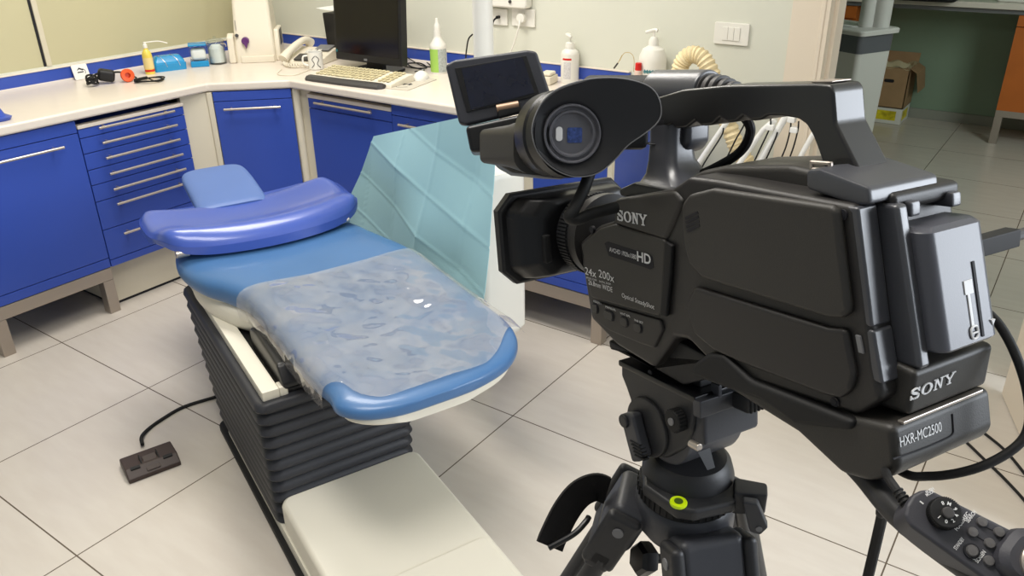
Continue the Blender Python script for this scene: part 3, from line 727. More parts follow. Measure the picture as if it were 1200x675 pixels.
# x towards the feet, y across to the right of the picture, z up
ORG = Vector((-2.086, 1.248, 0))
CH = Fr(frame(ORG, -cu_, cv_, Vector((0, 0, 1))))
chair = thing('dental_chair', 'blue reclined dental chair on a white base with black bellows', 'dental chair', CH.m)
MB(CH).prism(rrect(.63, .21, .68, .215, .03), 2, 0, .022, .004).build('base_plate', M_rubber, chair)
b = MB(CH)
b.loft([[(x, y, z) for x, y in rrect(*a, r)] for a, r, z in (((.65, .21, .64, .20), .035, .012), ((.65, .21, .64, .20), .035, .06))]); b.build('plinth', M_shell, chair)
b = MB(CH); b.loft([[(x, y, z) for x, y in rrect(.98, .22, hx, hy, r)] for hx, hy, r, z in ((.375, .205, .03, .055), (.375, .205, .03, .135), (.371, .201, .028, .145), (.362, .192, .022, .151))]); b.build('base_cover', M_shell, chair)
b = MB(CH); b.loft([[(x, y, z) for x, y in rrect(1.19, .215, hx, hy, .012)] for hx, hy, z in ((.155, .188, .145), (.155, .188, .154), (.152, .185, .156))]); b.build('cover_lid', M_shell, chair)
# bellows, ten folds
rings = []
N = 11
for k in range(N):
    s0 = k / N; s1 = (k + .72) / N; s2 = (k + 1) / N
    for s_, o_ in ((s0 + .001, 0), (s0 + .012, .010), ((s0 + s1) / 2, .014), (s1, .009), (s2 - .008, 0)):
        z = .05 + s_ * .415
        x0, x1 = -.03 - .19 * s_ - o_, .595 + .025 * s_ + o_
        y0, y1 = .018 - .012 * s_ - o_, .405 + .01 * s_ + o_
        rings.append([(x, y, z) for x, y in rrect((x0 + x1) / 2, (y0 + y1) / 2, (x1 - x0) / 2, (y1 - y0) / 2, .03)])
MB(CH).loft(rings).build('bellows', M_bell, chair, smooth=50)
# white top frame with the black lift mechanism in it
b = MB(CH)
x0, x1, y0, y1 = -.20, .612, .018, .40
for lo, hi in (((x0, y0, .455), (x1, y0 + .045, .487)), ((x0, y1 - .06, .455), (x1, y1, .487)), ((x1 - .035, y0 + .0445, .455), (x1 - .001, .085, .4865)), ((x0 + .001, y0 + .0445, .455), (x0 + .12, y1 - .0595, .4865))): b.box(lo, hi, .004)
b.build('lift_frame', M_shell, chair)
mech = MB(CH).box((-.1, .064, .44), (.606, .345, .474), .004).build('lift_arm', M_black, chair, label='black lift mechanism')
b = MB(CH); b.prism([(.33, .472), (.61, .472), (.615, .49), (.58, .535), (.40, .545), (.33, .53)], 1, .072, .33, .008); b.build('bracket', M_black, mech)
b = MB(CH); b.prism([(.0, .47), (.22, .47), (.24, .52), (.16, .575), (.02, .585), (-.03, .53)], 1, .066, .33, .010); b.build('bracket', M_blackm, mech)
b = MB(CH); b.cyl((.27, .10, .475), (.27, .10, .50), .012, n=12, bev=.002); b.cyl((.27, .10, .495), (.27, .10, .512), .007, n=6); b.build('bolt', M_grey, mech)
b = MB(CH); b.cyl((.40, .105, .515), (.40, .117, .515), .009, n=14, bev=.002); b.build('bolt', M_grey, mech)

def sup(a, e):
    c, s_ = math.cos(a), math.sin(a)
    return math.copysign(abs(c) ** e, c), math.copysign(abs(s_) ** e, s_)
def cushion(secs, F, n=48, ev=.42, ez=.75):
    """secs: x, y left, y right, z of the upper face, thickness, bolster rise, centre dip"""
    rs = []
    for x, yl, yr, zt, th, bo, dip in secs:
        yc, hw = (yl + yr) / 2, (yr - yl) / 2; r = []
        for k in range(n):
            a = 2 * PI * k / n; cy, cz = sup(a, ev); cz = math.copysign(abs(math.sin(a)) ** ez, math.sin(a))
            z = zt - th / 2 + th / 2 * cz
            if cz > 0: z += (bo * cy * cy - dip * (1 - cy * cy)) * cz
            r.append((x, yc + hw * cy, z))
        rs.append(r)
    # refine along x
    out = []
    cols = list(zip(*rs))
    sp = [spline([Vector(p) for p in c], 5) for c in cols]
    rows = [[sp[j][i] for j in range(n)] for i in range(len(sp[0]))]
    return MB(F).loft(rows)
seat_s = [(-.20, .20, .33, .600, .03, 0, 0), (-.185, .06, .47, .615, .05, 0, 0), (-.15, -.005, .525, .625, .07, .004, .0), (-.06, -.028, .56, .628, .085, .006, .004), (.03, -.022, .582, .626, .09, .008, .006),
          (.12, .005, .607, .622, .09, .012, .008), (.2, .05, .625, .618, .09, .018, .010), (.3, .086, .634, .614, .09, .022, .010), (.5, .097, .637, .606, .085, .026, .008), (.68, .100, .637, .600, .075, .030, .008),
          (.79, .102, .633, .600, .065, .028, .008), (.87, .108, .612, .603, .056, .022, .006), (.93, .105, .575, .604, .050, .013, .004), (.975, .14, .52, .602, .044, .003, .0), (1.0, .20, .44, .597, .034, 0, 0), (1.008, .27, .36, .592, .02, 0, 0)]
seat = cushion(seat_s, CH).build('seat_cushion', M_chair, chair, label='long blue leg and seat cushion', smooth=60)
shell_s = [(x, yl + .02, yr - .02, zt - th * .62, .035, 0, 0) for x, yl, yr, zt, th, bo, dp in seat_s[1:-1]]
cushion(shell_s, CH).build('seat_shell', M_shell, chair, smooth=60)
hs_ = [(-.16, .1, .42, .555, .02, 0, 0), (-.13, .02, .48, .565, .06, 0, 0), (-.02, .00, .53, .568, .10, 0, 0), (.08, .01, .55, .572, .12, 0, 0), (.16, .035, .55, .572, .125, 0, 0), (.24, .065, .52, .568, .11, 0, 0), (.31, .10, .5, .56, .075, 0, 0), (.35, .16, .4, .55, .03, 0, 0)]
cushion(hs_, CH).build('hip_shell', M_shell, chair, label='white underside shell below the hips', smooth=60)
# backrest: saddle shaped cushion with a thick front roll and lobes at both sides
nx, ny = 30, 60
def back_pt(s0, t0):
    """s0 0 front (towards the feet) .. 1 back ; t0 -1 left .. 1 right, on a rounded plan"""
    u0 = 2 * s0 - 1; k_ = .80
    u = u0 * math.sqrt(1 - k_ * t0 ** 8 / 2.2); t = t0 * math.sqrt(1 - k_ * u0 ** 4 / 5.5); s_ = (u + 1) / 2
    yc, hw = .268, .352
    front = .028 - .055 * t * t + .075 * max(0, abs(t) - .72) ** 1.2
    back = -.405 - .03 * (1 - abs(t) ** 1.5) - .03 * max(0, -t - .5) - .02 * t
    x = front + (back - front) * s_
    w = hw * (1 - .06 * (1 - s_) ** 2) * (.955 if t > 0 else 1.0)
    y = yc + w * t
    z = .668 + .032 * math.exp(-((s_ - .16) / .17) ** 2) + .045 * abs(t) ** 2.2 * (.35 + .65 * s_) - .024 * math.exp(-((s_ - .62) / .3) ** 2) * (1 - t * t)
    return Vector((x, y, z))
top = []
for i in range(nx + 1):
    top.append([back_pt(i / nx, -1 + 2 * j / ny) for j in range(ny + 1)])
def edge_drop(i, j):
    a = min(i, nx - i) / nx; c = min(j, ny - j) / ny
    e = (a * c * 1.9) / max(1e-6, (a ** 3 + (c * 1.9) ** 3) ** (1 / 3)) * 1.0; e = min(a, c * 1.9, e * 1.15); R_ = .17
    return 0 if e >= R_ else 1 - math.sqrt(max(0, 1 - (1 - e / R_) ** 2))
rings_ = []
up = [[top[i][j] - Vector((0, 0, .05 * edge_drop(i, j))) for j in range(ny + 1)] for i in range(nx + 1)]
lo_ = [[Vector((top[i][j].x, top[i][j].y, .652 - .035 * (1 - edge_drop(i, j)))) + Vector((0, 0, (top[i][j].z - .668) * .6)) for j in range(ny + 1)] for i in range(nx + 1)]
b = MB(CH); b.grid(up); b.grid([r[::-1] for r in lo_])
rim = [(0, j) for j in range(ny + 1)] + [(i, ny) for i in range(1, nx + 1)] + [(nx, j) for j in range(ny - 1, -1, -1)] + [(i, 0) for i in range(nx - 1, 0, -1)]
vs1 = [b.bm.verts.new(up[i][j]) for i, j in rim]; vs2 = [b.bm.verts.new(lo_[i][j]) for i, j in rim]
for k in range(len(rim)):
    k2 = (k + 1) % len(rim)
    try: b.bm.faces.new([vs1[k], vs1[k2], vs2[k2], vs2[k]])
    except ValueError: pass
back = b.build('backrest', M_back, chair, label='cobalt blue saddle-shaped backrest cushion', smooth=80)
for px, py in ((214, 297), (402, 258)):
    p = CH.at(px, py, 2, .645); q = MB(CH); q.cyl((p.x, p.y - .02, .645), (p.x, p.y + .02, .645), .012, n=16, bev=.003); q.build('hinge', M_alu, chair, label='bright metal hinge')
# headrest
hd = [(x + .08, a_, b_, z - .004, t_, q1_, q2_) for x, a_, b_, z, t_, q1_, q2_ in [(-.43, .13, .345, .662, .03, 0, 0), (-.46, .115, .355, .672, .05, .0, .0), (-.56, .12, .362, .684, .055, 0, 0), (-.66, .125, .366, .694, .055, 0, 0), (-.75, .132, .365, .700, .05, 0, 0), (-.785, .15, .348, .700, .035, 0, 0), (-.795, .2, .3, .698, .015, 0, 0)]]
cushion(hd, CH, ev=.3).build('headrest', M_head, chair, label='square dusty blue headrest', smooth=60)
b = MB(CH); b.box((-.55, .2, .60), (-.3, .28, .615), .003); b.build('headrest_bar', M_alu, chair)

# clear plastic foot cover lying over the leg cushion
def film_mat():
    M = bpy.data.materials.new('clear vinyl'); M.use_nodes = True; nt = M.node_tree; nt.nodes.clear()
    o = nt.nodes.new('ShaderNodeOutputMaterial'); tr = nt.nodes.new('ShaderNodeBsdfTransparent'); gl = nt.nodes.new('ShaderNodeBsdfGlossy'); df = nt.nodes.new('ShaderNodeBsdfDiffuse')
    tr.inputs[0].default_value = (.95, .95, .95, 1); gl.inputs['Roughness'].default_value = .07; gl.inputs[0].default_value = (1, 1, 1, 1); df.inputs[0].default_value = lin((205, 200, 195))
    tc = nt.nodes.new('ShaderNodeTexCoord'); n = nt.nodes.new('ShaderNodeTexNoise'); n.inputs['Scale'].default_value = 6; n.inputs['Detail'].default_value = 2; nt.links.new(tc.outputs['Object'], n.inputs['Vector'])
    bp = nt.nodes.new('ShaderNodeBump'); bp.inputs['Strength'].default_value = .8; bp.inputs['Distance'].default_value = .05; nt.links.new(n.outputs[0], bp.inputs['Height']); nt.links.new(bp.outputs[0], gl.inputs['Normal'])
    n2 = nt.nodes.new('ShaderNodeTexNoise'); n2.inputs['Scale'].default_value = 9; n2.inputs['Detail'].default_value = 6; nt.links.new(tc.outputs['Object'], n2.inputs['Vector'])
    r = nt.nodes.new('ShaderNodeMapRange'); r.inputs['From Min'].default_value = .4; r.inputs['From Max'].default_value = .75; r.inputs['To Min'].default_value = .17; r.inputs['To Max'].default_value = .32; nt.links.new(n2.outputs[0], r.inputs[0])
    m1 = nt.nodes.new('ShaderNodeMixShader'); nt.links.new(r.outputs[0], m1.inputs[0]); nt.links.new(tr.outputs[0], m1.inputs[1]); nt.links.new(df.outputs[0], m1.inputs[2])
    fr0 = nt.nodes.new('ShaderNodeLayerWeight'); fr0.inputs[0].default_value = .5; fr = nt.nodes.new('ShaderNodeMapRange'); fr.interpolation_type = 'LINEAR'; fr.inputs['To Min'].default_value = .07; fr.inputs['To Max'].default_value = .8; pw = nt.nodes.new('ShaderNodeMath'); pw.operation = 'POWER'; pw.inputs[1].default_value = 4; nt.links.new(fr0.outputs['Facing'], pw.inputs[0]); nt.links.new(pw.outputs[0], fr.inputs[0])
    m2 = nt.nodes.new('ShaderNodeMixShader'); nt.links.new(fr.outputs[0], m2.inputs[0]); nt.links.new(m1.outputs[0], m2.inputs[1]); nt.links.new(gl.outputs[0], m2.inputs[2]); nt.links.new(m2.outputs[0], o.inputs[0])
    return M
M_film = film_mat()
def seat_z(x, y):
    for (a, b_) in zip(seat_s, seat_s[1:]):
        if a[0] <= x <= b_[0]:
            f = (x - a[0]) / (b_[0] - a[0]); yl, yr, zt, th, bo, dp = [a[i] + (b_[i] - a[i]) * f for i in range(1, 7)]
            c = (y - (yl + yr) / 2) / ((yr - yl) / 2)
            if abs(c) > 1: return None
            # invert the superellipse used for the cushion
            ca_ = min(1, abs(c) ** (1 / .42)); sz = max(0, 1 - ca_ * ca_) ** (.75 / 2)
            return zt - th / 2 + th / 2 * sz + (bo * c * c - dp * (1 - c * c)) * sz
    return None
rows = []
nu, nv = 48, 64
def seat_sec(x):
    for (p_, q_) in zip(seat_s, seat_s[1:]):
        if p_[0] <= x <= q_[0]:
            f = (x - p_[0]) / (q_[0] - p_[0]); return [p_[i] + (q_[i] - p_[i]) * f for i in range(1, 7)]
    return list(seat_s[-1][1:])
for i in range(nu + 1):
    u = i / nu; row = []
    for j in range(nv + 1):
        a = PI + .30 - (PI + .55) * j / nv
        cy, cz = sup(a, .42); cz = math.copysign(abs(math.sin(a)) ** .75, math.sin(a))
        t = cy
        x = .26 + (.845 - .26) * u + .128 * u ** 3 * (1 / (1 + (abs(t) / .80) ** 18))
        yl, yr, zt, th, bo, dp = seat_sec(x)
        yc, hw = (yl + yr) / 2, (yr - yl) / 2 + .006
        z = zt - th / 2 + (th / 2 + .006) * cz
        if cz > 0: z += (bo * cy * cy - dp * (1 - cy * cy)) * cz
        y = yc + hw * cy
        z += (.004 * abs(noise.noise(Vector((x * 7, y * 5, 0)))) + .003 * max(0, math.sin(x * 34 + 3 * math.sin(y * 9)))) * max(0, cz)
        # the near edge hangs a little lower, the far one stands off the cushion
        k = max(0, (j / nv - .80) / .20)
        y += k * (.006 + .05 * max(0, u - .45)); z += k * .022 * max(0, u - .4)
        k = max(0, .14 - j / nv) / .14; z -= .02 * k; y -= .004 * k
        row.append((x, y, z))
    rows.append(row)
MBf = MB(CH); MBf.grid(rows)
props(MBf.build('foot_cover', M_film, smooth=60), 'clear plastic foot protector draped over the leg end of the dental chair', 'cover')

# foot pedal with its cable
pc = [on(*p, 2, 0) for p in ((152, 568), (213, 545), (197, 516), (139, 548))]
px_ = (pc[1] - pc[0]).normalized(); F = Fr(frame(pc[0], px_, Vector((-px_.y, px_.x, 0)), Vector((0, 0, 1))))
L3 = (pc[1] - pc[0]).length; D3 = .115
M_ped = mat('brown black pedal', (62, 50, 46), .5)
t = thing('foot_pedal', 'dark brown foot pedal on the floor beside the chair base', 'pedal', F.m)
b = MB(F); b.prism([(0, 0), (D3, 0), (D3, .016), (D3 - .012, .034), (.03, .034), (0, .014)], 0, 0, L3, .004, 3); b.build('housing', M_ped, t)
b = MB(F); b.prism([(.005, .018), (.062, .037), (.062, .042), (.005, .022)], 0, L3 * .37, L3 * .63, .002); b.build('pad', M_ped, t)
for q in (.10, .72):
    b = MB(F); b.prism([(.022, .029), (.03, .0335), (.03, .038), (.022, .0335)], 0, L3 * q, L3 * (q + .18), .001); b.build('key', M_rubber, t)
for q in (.33, .66):
    b = MB(F); b.prism([(.006, .018), (.07, .035), (.07, .046), (.04, .037)], 0, L3 * q - .002, L3 * q + .002, .001); b.build('rib', M_rubber, t)
fl_ = lambda x, y, z=.006: on(x, y, 2, z)
b = MB(); b.tube([fl_(167, 521, .014), fl_(166, 512, .012), fl_(175, 502), fl_(192, 490), fl_(215, 477), fl_(248, 466.5), fl_(290, 455)], .006, n=8); b.build('cable', M_rubber, t)

# ================================================================== unit beside the chair, and its drape
unit = thing('dental_unit', 'white dental unit beside the chair with a tall white lamp pole, under the blue drape', 'dental unit', CH.m @ Matrix.Translation((.3, .92, 0)))
b = MB(CH); b.loft([[(x, y, z) for x, y in rrect(.175, .86, hx, hy, .03)] for hx, hy, z in ((.22, .075, .29), (.24, .085, .32), (.24, .085, .83), (.23, .075, .85))]); b.build('body', M_white, unit)
b = MB(CH); b.box((.0, .80, .0), (.2, .93, .31), .02); b.build('pedestal', M_shell, unit)
pp = CH.at(566, 30, 1, .93)
b = MB(CH); b.cyl((pp.x, .93, .70), (pp.x, .93, 2.1), .031, n=28, bev=.003); b.box((pp.x - .04, .90, .70), (pp.x + .04, .97, .80), .01); b.build('lamp_pole', M_white, unit)
# drape: folded sheet with square crease lines hanging over the unit
M_drape = mat('light blue non-woven sheet', (162, 205, 214), .75, bump=.15, bscale=500)
DV = .735
cor = {'tl': CH.at(436, 160, 1, DV), 'tr': CH.at(584, 128, 1, DV + .02), 'bl': CH.at(398, 266, 1, DV - .03), 'br': CH.at(562, 378, 1, DV - .03)}
def plane(px, py): p = CH.at(px, py, 1, DV); return Vector((p.x, p.z))
A0, A1, B0 = plane(441, 173), plane(570, 287), plane(427, 205)
e1 = (A1 - A0).normalized(); e1n = Vector((-e1.y, e1.x)); sp1 = abs((B0 - A0).dot(e1n))
C0, C1, C2 = plane(466, 198), plane(462, 266), plane(503, 230)
e2 = (C1 - C0).normalized(); e2n = Vector((-e2.y, e2.x)); sp2 = abs((C2 - C0).dot(e2n))
rnd = {}
def lat(i, j):
    if (i, j) not in rnd: rnd[(i, j)] = random.uniform(-.02, .02)
    return rnd[(i, j)]
rows = []; n1, n2 = 90, 100
for i in range(n1 + 1):
    s_ = i / n1; row = []
    for j in range(n2 + 1):
        t = j / n2
        p = (cor['tl'] * (1 - t) + cor['tr'] * t) * (1 - s_) + (cor['bl'] * (1 - t) + cor['br'] * t) * s_
        p = p.copy(); q = Vector((p.x, p.z))
        a = (q - A0).dot(e1n) / sp1; c = (q - C0).dot(e2n) / sp2
        ia, ic = math.floor(a), math.floor(c); fa, fc = a - ia, c - ic
        h = (lat(ia, ic) * (1 - fa) + lat(ia + 1, ic) * fa) * (1 - fc) + (lat(ia, ic + 1) * (1 - fa) + lat(ia + 1, ic + 1) * fa) * fc
        da, dc = min(fa, 1 - fa) * sp1, min(fc, 1 - fc) * sp2
        h += .0022 * max(0, 1 - da / .007) + .0016 * max(0, 1 - dc / .006)
        p.y -= h
        row.append(p)
    rows.append(row)
props(MB(CH).grid(rows, .0015).build('drape', M_drape, smooth=30), 'light blue creased sheet draped upright over the dental unit', 'drape')

# ================================================================== camcorder
def euler_axes(yaw, pitch, roll):
    a, p, r = (math.radians(v) for v in (yaw, pitch, roll))
    Rm = Matrix.Rotation(a, 3, 'Z') @ Matrix.Rotation(p, 3, 'Y') @ Matrix.Rotation(r, 3, 'X')
    return Rm.col[0], Rm.col[1], Rm.col[2]
# x forward (to the lens), y to the near side, z up; the origin lies on the near side of the body
KX, KY, KZ = euler_axes(155, 11, 2)
KO = deep(741, 254, .72)
K = Fr(frame(KO, KX, KY, KZ))
M_body = mat('camcorder shell', (40, 38, 37), 0.42, bump=.06, bscale=900)
M_body2 = mat('camcorder panel', (48, 46, 43), 0.48, bump=.08, bscale=900)
M_rear = mat('camcorder rear shell', (62, 63, 68), 0.33, bump=.03, bscale=900, spec=.9)
M_batt = mat('battery shell', (76, 77, 84), 0.32, bump=.03, bscale=900, spec=.5)
M_key = mat('camcorder button', (50, 49, 48), 0.4)
M_lbl = mat('silver lettering', (222, 222, 222), 0.5)
cc = thing('camcorder', 'black shoulder camcorder mounted on the tripod in the foreground', 'camcorder', K.m)
BY = -.098                                            # far side of the body
def kp(pts, y): return K.poly(pts, 1, y)
main = [(719, 233), (786, 222), (806, 207), (838, 211), (1002, 241), (1026, 432), (1033, 468), (1003, 488), (880, 447), (832, 426), (806, 399), (790, 396), (765, 432), (722, 405), (692, 374), (688, 350), (677, 285), (700, 265), (718, 259)]
MB(K).prism(kp(main, 0), 1, BY, 0, .005, 3).build('body', M_body, cc)
# raised flat plate along the near side, upper and lower
up_ = [(797, 240), (806, 228), (834, 221), (972, 241), (979, 246), (994, 366), (986, 374), (968, 373), (822, 327), (806, 310), (799, 285)]
pa = MB(K).prism(kp(up_, .007), 1, -.002, .007, .004, 3).build('side_panel', M_body2, cc)
b = MB(K)
for k in range(4):
    p = K.at(803 + k * .6, 256 + k * 5.0, 1, .0072); q = K.at(818 + k * .6, 249 + k * 5.0, 1, .0072); d = (q - p).normalized(); n_ = Vector((-d.z, 0, d.x)) * .0011
    b.prism([(v.x, v.z) for v in (p - n_, q - n_, q + n_, p + n_)], 1, .0065, .0074)
b.build('speaker_slots', M_gap, pa)
lo2 = [(812, 336), (968, 384), (990, 386), (1001, 440), (996, 458), (984, 468), (966, 464), (872, 428), (836, 412), (812, 392), (802, 360)]
MB(K).prism(kp(lo2, .005), 1, -.002, .005, .004, 3).build('lower_panel', M_body, cc)
# thin bright edge strip above the lower panel
b = MB(K); 
for p_ in ((795, 234), (987, 252), (978, 471)):
    q = K.at(*p_, 1, .001); b.cyl((q.x, -.001, q.z), (q.x, .0012, q.z), .0036, n=14); b.cyl((q.x, .001, q.z), (q.x, .0016, q.z), .0022, n=6)
    b.build('screw', M_gap, cc); b = MB(K)
b.bm.free()
# front control plate with its lettering and buttons
fp = [(680, 286), (702, 268), (720, 263), (778, 281), (780, 288), (776, 366), (771, 371), (692, 349)]
pl_ = MB(K).prism(kp(fp, .004), 1, -.002, .004, .003, 3).build('control_plate', M_body2, cc)
sl = [(708, 285), (712, 283), (764, 300), (766, 314), (762, 316), (713, 300)]
MB(K).prism(kp(sl, .0045), 1, .003, .0045, .0006).build('badge_recess', M_gap, pl_)
rib_ = [(778, 283), (787, 288), (784, 330), (780, 372), (772, 370), (776, 330)]
MB(K).prism(kp(rib_, .005), 1, .0, .005, .002).build('rib', M_rubber, cc)
bp_ = [(692, 352), (773, 375), (776, 386), (766, 408), (752, 404), (714, 388), (696, 375)]
bt = MB(K).prism(kp(bp_, .003), 1, -.002, .003, .002).build('button_plate', M_body, cc)
for px, py, w_, lab in ((698, 361.5, .0045, 'ASSIGN 1'), (714, 369.5, .0072, 'MANUAL'), (732, 377, .0052, 'WHT BAL'), (748, 384, .0052, 'WB SET')):
    q = K.at(px, py, 1, .003)
    dirx = (K.at(px + 10, py + 4.4, 1, .003) - q).normalized(); ang = math.atan2(dirx.z, dirx.x)
    Mr = Matrix.Translation((q.x, 0, q.z)) @ Matrix.Rotation(-ang, 4, 'Y')
    MB(K).prism(rrect(0, 0, w_ + .0012, .0052, .0044, 4), 1, .0025, .0034, .0003, M=Mr).build('button_ring', M_gap, bt)
    MB(K).prism(rrect(0, 0, w_, .0041, .0036, 4), 1, .003, .0048, .0008, M=Mr).build('button', M_key, bt)
def side_text(body, px0, py0, px1, py1, h, y, parent, m=None, name='lettering', **kw):
    p = K.at(px0, py0, 1, y); q = K.at(px1, py1, 1, y); d = q - p; w_ = d.length; d.normalize()
    upv = Vector((0, 1, 0)).cross(d) * -1
    if upv.z < 0: upv = -upv
    b = MB(K); b.text(body, p, d, upv, h, width=w_, thick=.0003, **kw)
    return b.build(name, m or M_lbl, parent)
# note: on the near side the picture's left-to-right is -x
side_text('24x', 686, 321, 699, 325.5, .0075, .0043, pl_); side_text('200x', 702, 324.5, 720, 331, .0078, .0043, pl_)
side_text('OPTICAL ZOOM', 687, 326, 699.5, 329.5, .0018, .0043, pl_); side_text('DIGITAL ZOOM', 702.5, 330.5, 716, 334, .0018, .0043, pl_)
side_text('26.8mm WIDE', 690, 333, 718, 342.5, .005, .0043, pl_); side_text('Optical SteadyShot', 729, 348, 767, 362.5, .0042, .0043, pl_)
side_text('AVCHD 1920x1080', 714.5, 294.5, 746, 304, .0042, .0048, pl_); side_text('HD', 747, 305.5, 763, 310, .0088, .0048, pl_, bold=.02)
side_text('ASSIGN 1', 695.5, 353.5, 704.5, 357, .0022, .0034, bt); side_text('MANUAL', 710, 360.5, 722, 364.5, .0022, .0034, bt)
side_text('WHT BAL', 727, 368, 739, 372, .0022, .0034, bt); side_text('WB SET', 743.5, 376, 754, 380, .0022, .0034, bt)
# slab letters for the maker's mark
def stroke(b, P, F2, th, lift):
    """flat stroke polygon: P list of outline points in letter space"""
    b.prism(P, 1, 0, lift, M=F2)
def slab(b, F2, lift=.0006):
    """S O N Y in slab serif capitals, letter space x 0..4.3, z 0..1"""
    R_ = lambda x0, z0, x1, z1: b.prism([(x0, z0), (x1, z0), (x1, z1), (x0, z1)], 1, 0, lift, M=F2)
    # S
    c = spline([(.80, .80), (.62, .93), (.40, .95), (.17, .86), (.13, .70), (.30, .57), (.60, .46), (.82, .30), (.76, .12), (.50, .04), (.24, .07), (.08, .22)][0:0] or [Vector((x, 0, z)) for x, z in ((.80, .72), (.68, .89), (.44, .94), (.20, .86), (.16, .70), (.32, .57), (.62, .45), (.80, .28), (.72, .11), (.46, .05), (.22, .10), (.10, .28))], 5)
    n_ = len(c); L_s = []; R_s = []
    for i, p in enumerate(c):
        t_ = (c[min(i + 1, n_ - 1)] - c[max(i - 1, 0)]).normalized(); nn_ = Vector((-t_.z, 0, t_.x)); w_ = .065 + .05 * abs(t_.x) * (1 if .25 < i / n_ < .75 else .0)
        L_s.append(p + nn_ * w_); R_s.append(p - nn_ * w_)
    for i in range(n_ - 1): b.prism([(v.x, v.z) for v in (L_s[i], L_s[i + 1], R_s[i + 1], R_s[i])], 1, 0, lift, M=F2)
    R_(.76, .62, .86, .98); R_(.05, .02, .14, .38)
    # O
    n_ = 32
    for i in range(n_):
        a0, a1 = 2 * PI * i / n_, 2 * PI * (i + 1) / n_
        o_ = lambda a, rx, rz: (1.60 + rx * math.cos(a), .5 + rz * math.sin(a))
        b.prism([o_(a0, .56, .50), o_(a1, .56, .50), o_(a1, .32, .41), o_(a0, .32, .41)], 1, 0, lift, M=F2)
    # N
    R_(2.30, .0, 2.66, .08); R_(2.40, .08, 2.52, .92); R_(2.26, .92, 2.58, 1.0); R_(2.88, .92, 3.24, 1.0); R_(2.98, .08, 3.10, .92)
    b.prism([(2.36, 1.0), (2.62, 1.0), (3.10, .0), (2.98, .0)], 1, 0, lift, M=F2)
    # Y
    R_(3.66, .0, 4.10, .08); R_(3.80, .08, 3.96, .48); R_(3.26, .92, 3.68, 1.0); R_(4.06, .92, 4.44, 1.0)
    b.prism([(3.36, .96), (3.58, .96), (3.96, .44), (3.80, .44)], 1, 0, lift, M=F2); b.prism([(4.16, .96), (4.32, .96), (3.96, .40), (3.82, .48)], 1, 0, lift, M=F2)
def mark(F_, p, q, h, out, parent, lift=.0006):
    """put the mark between two points of a local frame, standing off along 'out'"""
    d = (q - p); w_ = d.length; d.normalize(); o_ = Vector(out).normalized(); u_ = d.cross(o_) * -1
    if u_.z < 0: u_ = -u_
    F2 = frame(p + o_ * .0002, d * (w_ / 4.4), o_, u_ * h)
    b = MB(F_); slab(b, F2, lift); return b.build('lettering', M_lbl, parent)
# SONY block on top of the front
sb = [(719, 234), (735, 231), (790, 224), (800, 236), (780, 283), (719, 263)]
blk = MB(K).prism(kp(sb, .003), 1, -.085, .003, .004, 3).build('name_block', M_body2, cc)
p = K.at(724, 258, 1, .003); q = K.at(758.5, 265, 1, .003); mark(K, p, q, .0098, (0, 1, 0), blk)
b = MB(K); q = K.at(694, 270 - 1, 1, .0); b.cyl((q.x, -.002, q.z), (q.x, .0012, q.z), .0035, n=16); b.build('strap_hole', M_gap, cc)
q = K.at(679, 299, 1, .0); b = MB(K); b.box((q.x - .003, -.001, q.z - .0035), (q.x + .003, .0016, q.z + .0035), .0006); e_ = b.build('emblem_base', M_gap, cc)
b = MB(K); b.tube([(q.x - .0012, .0018, q.z + .002), (q.x + .001, .0018, q.z + .0017), (q.x + .0018, .0018, q.z), (q.x + .001, .0018, q.z - .0017), (q.x - .0012, .0018, q.z - .002)], .0006, n=6); b.build('emblem', M_lbl, e_)

# --- lens: barrel, focus ring, rectangular hood
LY, LZ = -.036, -.036
fx = K.at(678, 290, 1, 0).x
def ringx(x, r, n=48, y=LY, z=LZ): return [(x, y + r * math.cos(2 * PI * k / n), z + r * math.sin(2 * PI * k / n)) for k in range(n)]
MB(K).loft([ringx(fx - .004, .043), ringx(fx + .006, .043), ringx(fx + .010, .042), ringx(fx + .012, .0395)]).build('lens_barrel', M_body, cc)
MB(K).loft([ringx(fx + .006, .040), ringx(fx + .012, .0415), ringx(fx + .030, .0415), ringx(fx + .033, .040)]).build('focus_ring', M_rubber, cc)
b = MB(K)
for k in range(72):
    a = 2 * PI * k / 72; Mr = Matrix.Translation((0, LY, LZ)) @ Matrix.Rotation(a, 4, 'X')
    b.box((fx + .013, -.0011, .041), (fx + .029, .0011, .0432), 0, M=Mr)
b.build('ring_ribs', M_blackm, cc, kind='stuff')
MB(K).loft([ringx(fx + .03, .038), ringx(fx + .045, .038), ringx(fx + .050, .036)]).build('hood_collar', M_black, cc)
h0_, h1_ = fx + .038, K.at(610, 325, 1, .03).x
h2_ = K.at(581, 290, 1, .052).x
def hring(x, cy, cz, hy, hz, ch):
    c = [(cy + hy, cz - hz + ch), (cy + hy, cz + hz - ch), (cy + hy - ch, cz + hz), (cy - hy + ch, cz + hz), (cy - hy, cz + hz - ch), (cy - hy, cz - hz + ch), (cy - hy + ch, cz - hz), (cy + hy - ch, cz - hz)]
    return [(x, y, z) for y, z in c]
HC = K.at(581, 285, 0, h2_)
hz_t = K.at(600, 225, 0, h2_).z; hz_b = K.at(600, 331, 0, h2_).z
hcz, hhz = (hz_t + hz_b) / 2, (hz_t - hz_b) / 2; hcy = HC.y - .080; hhy = .080
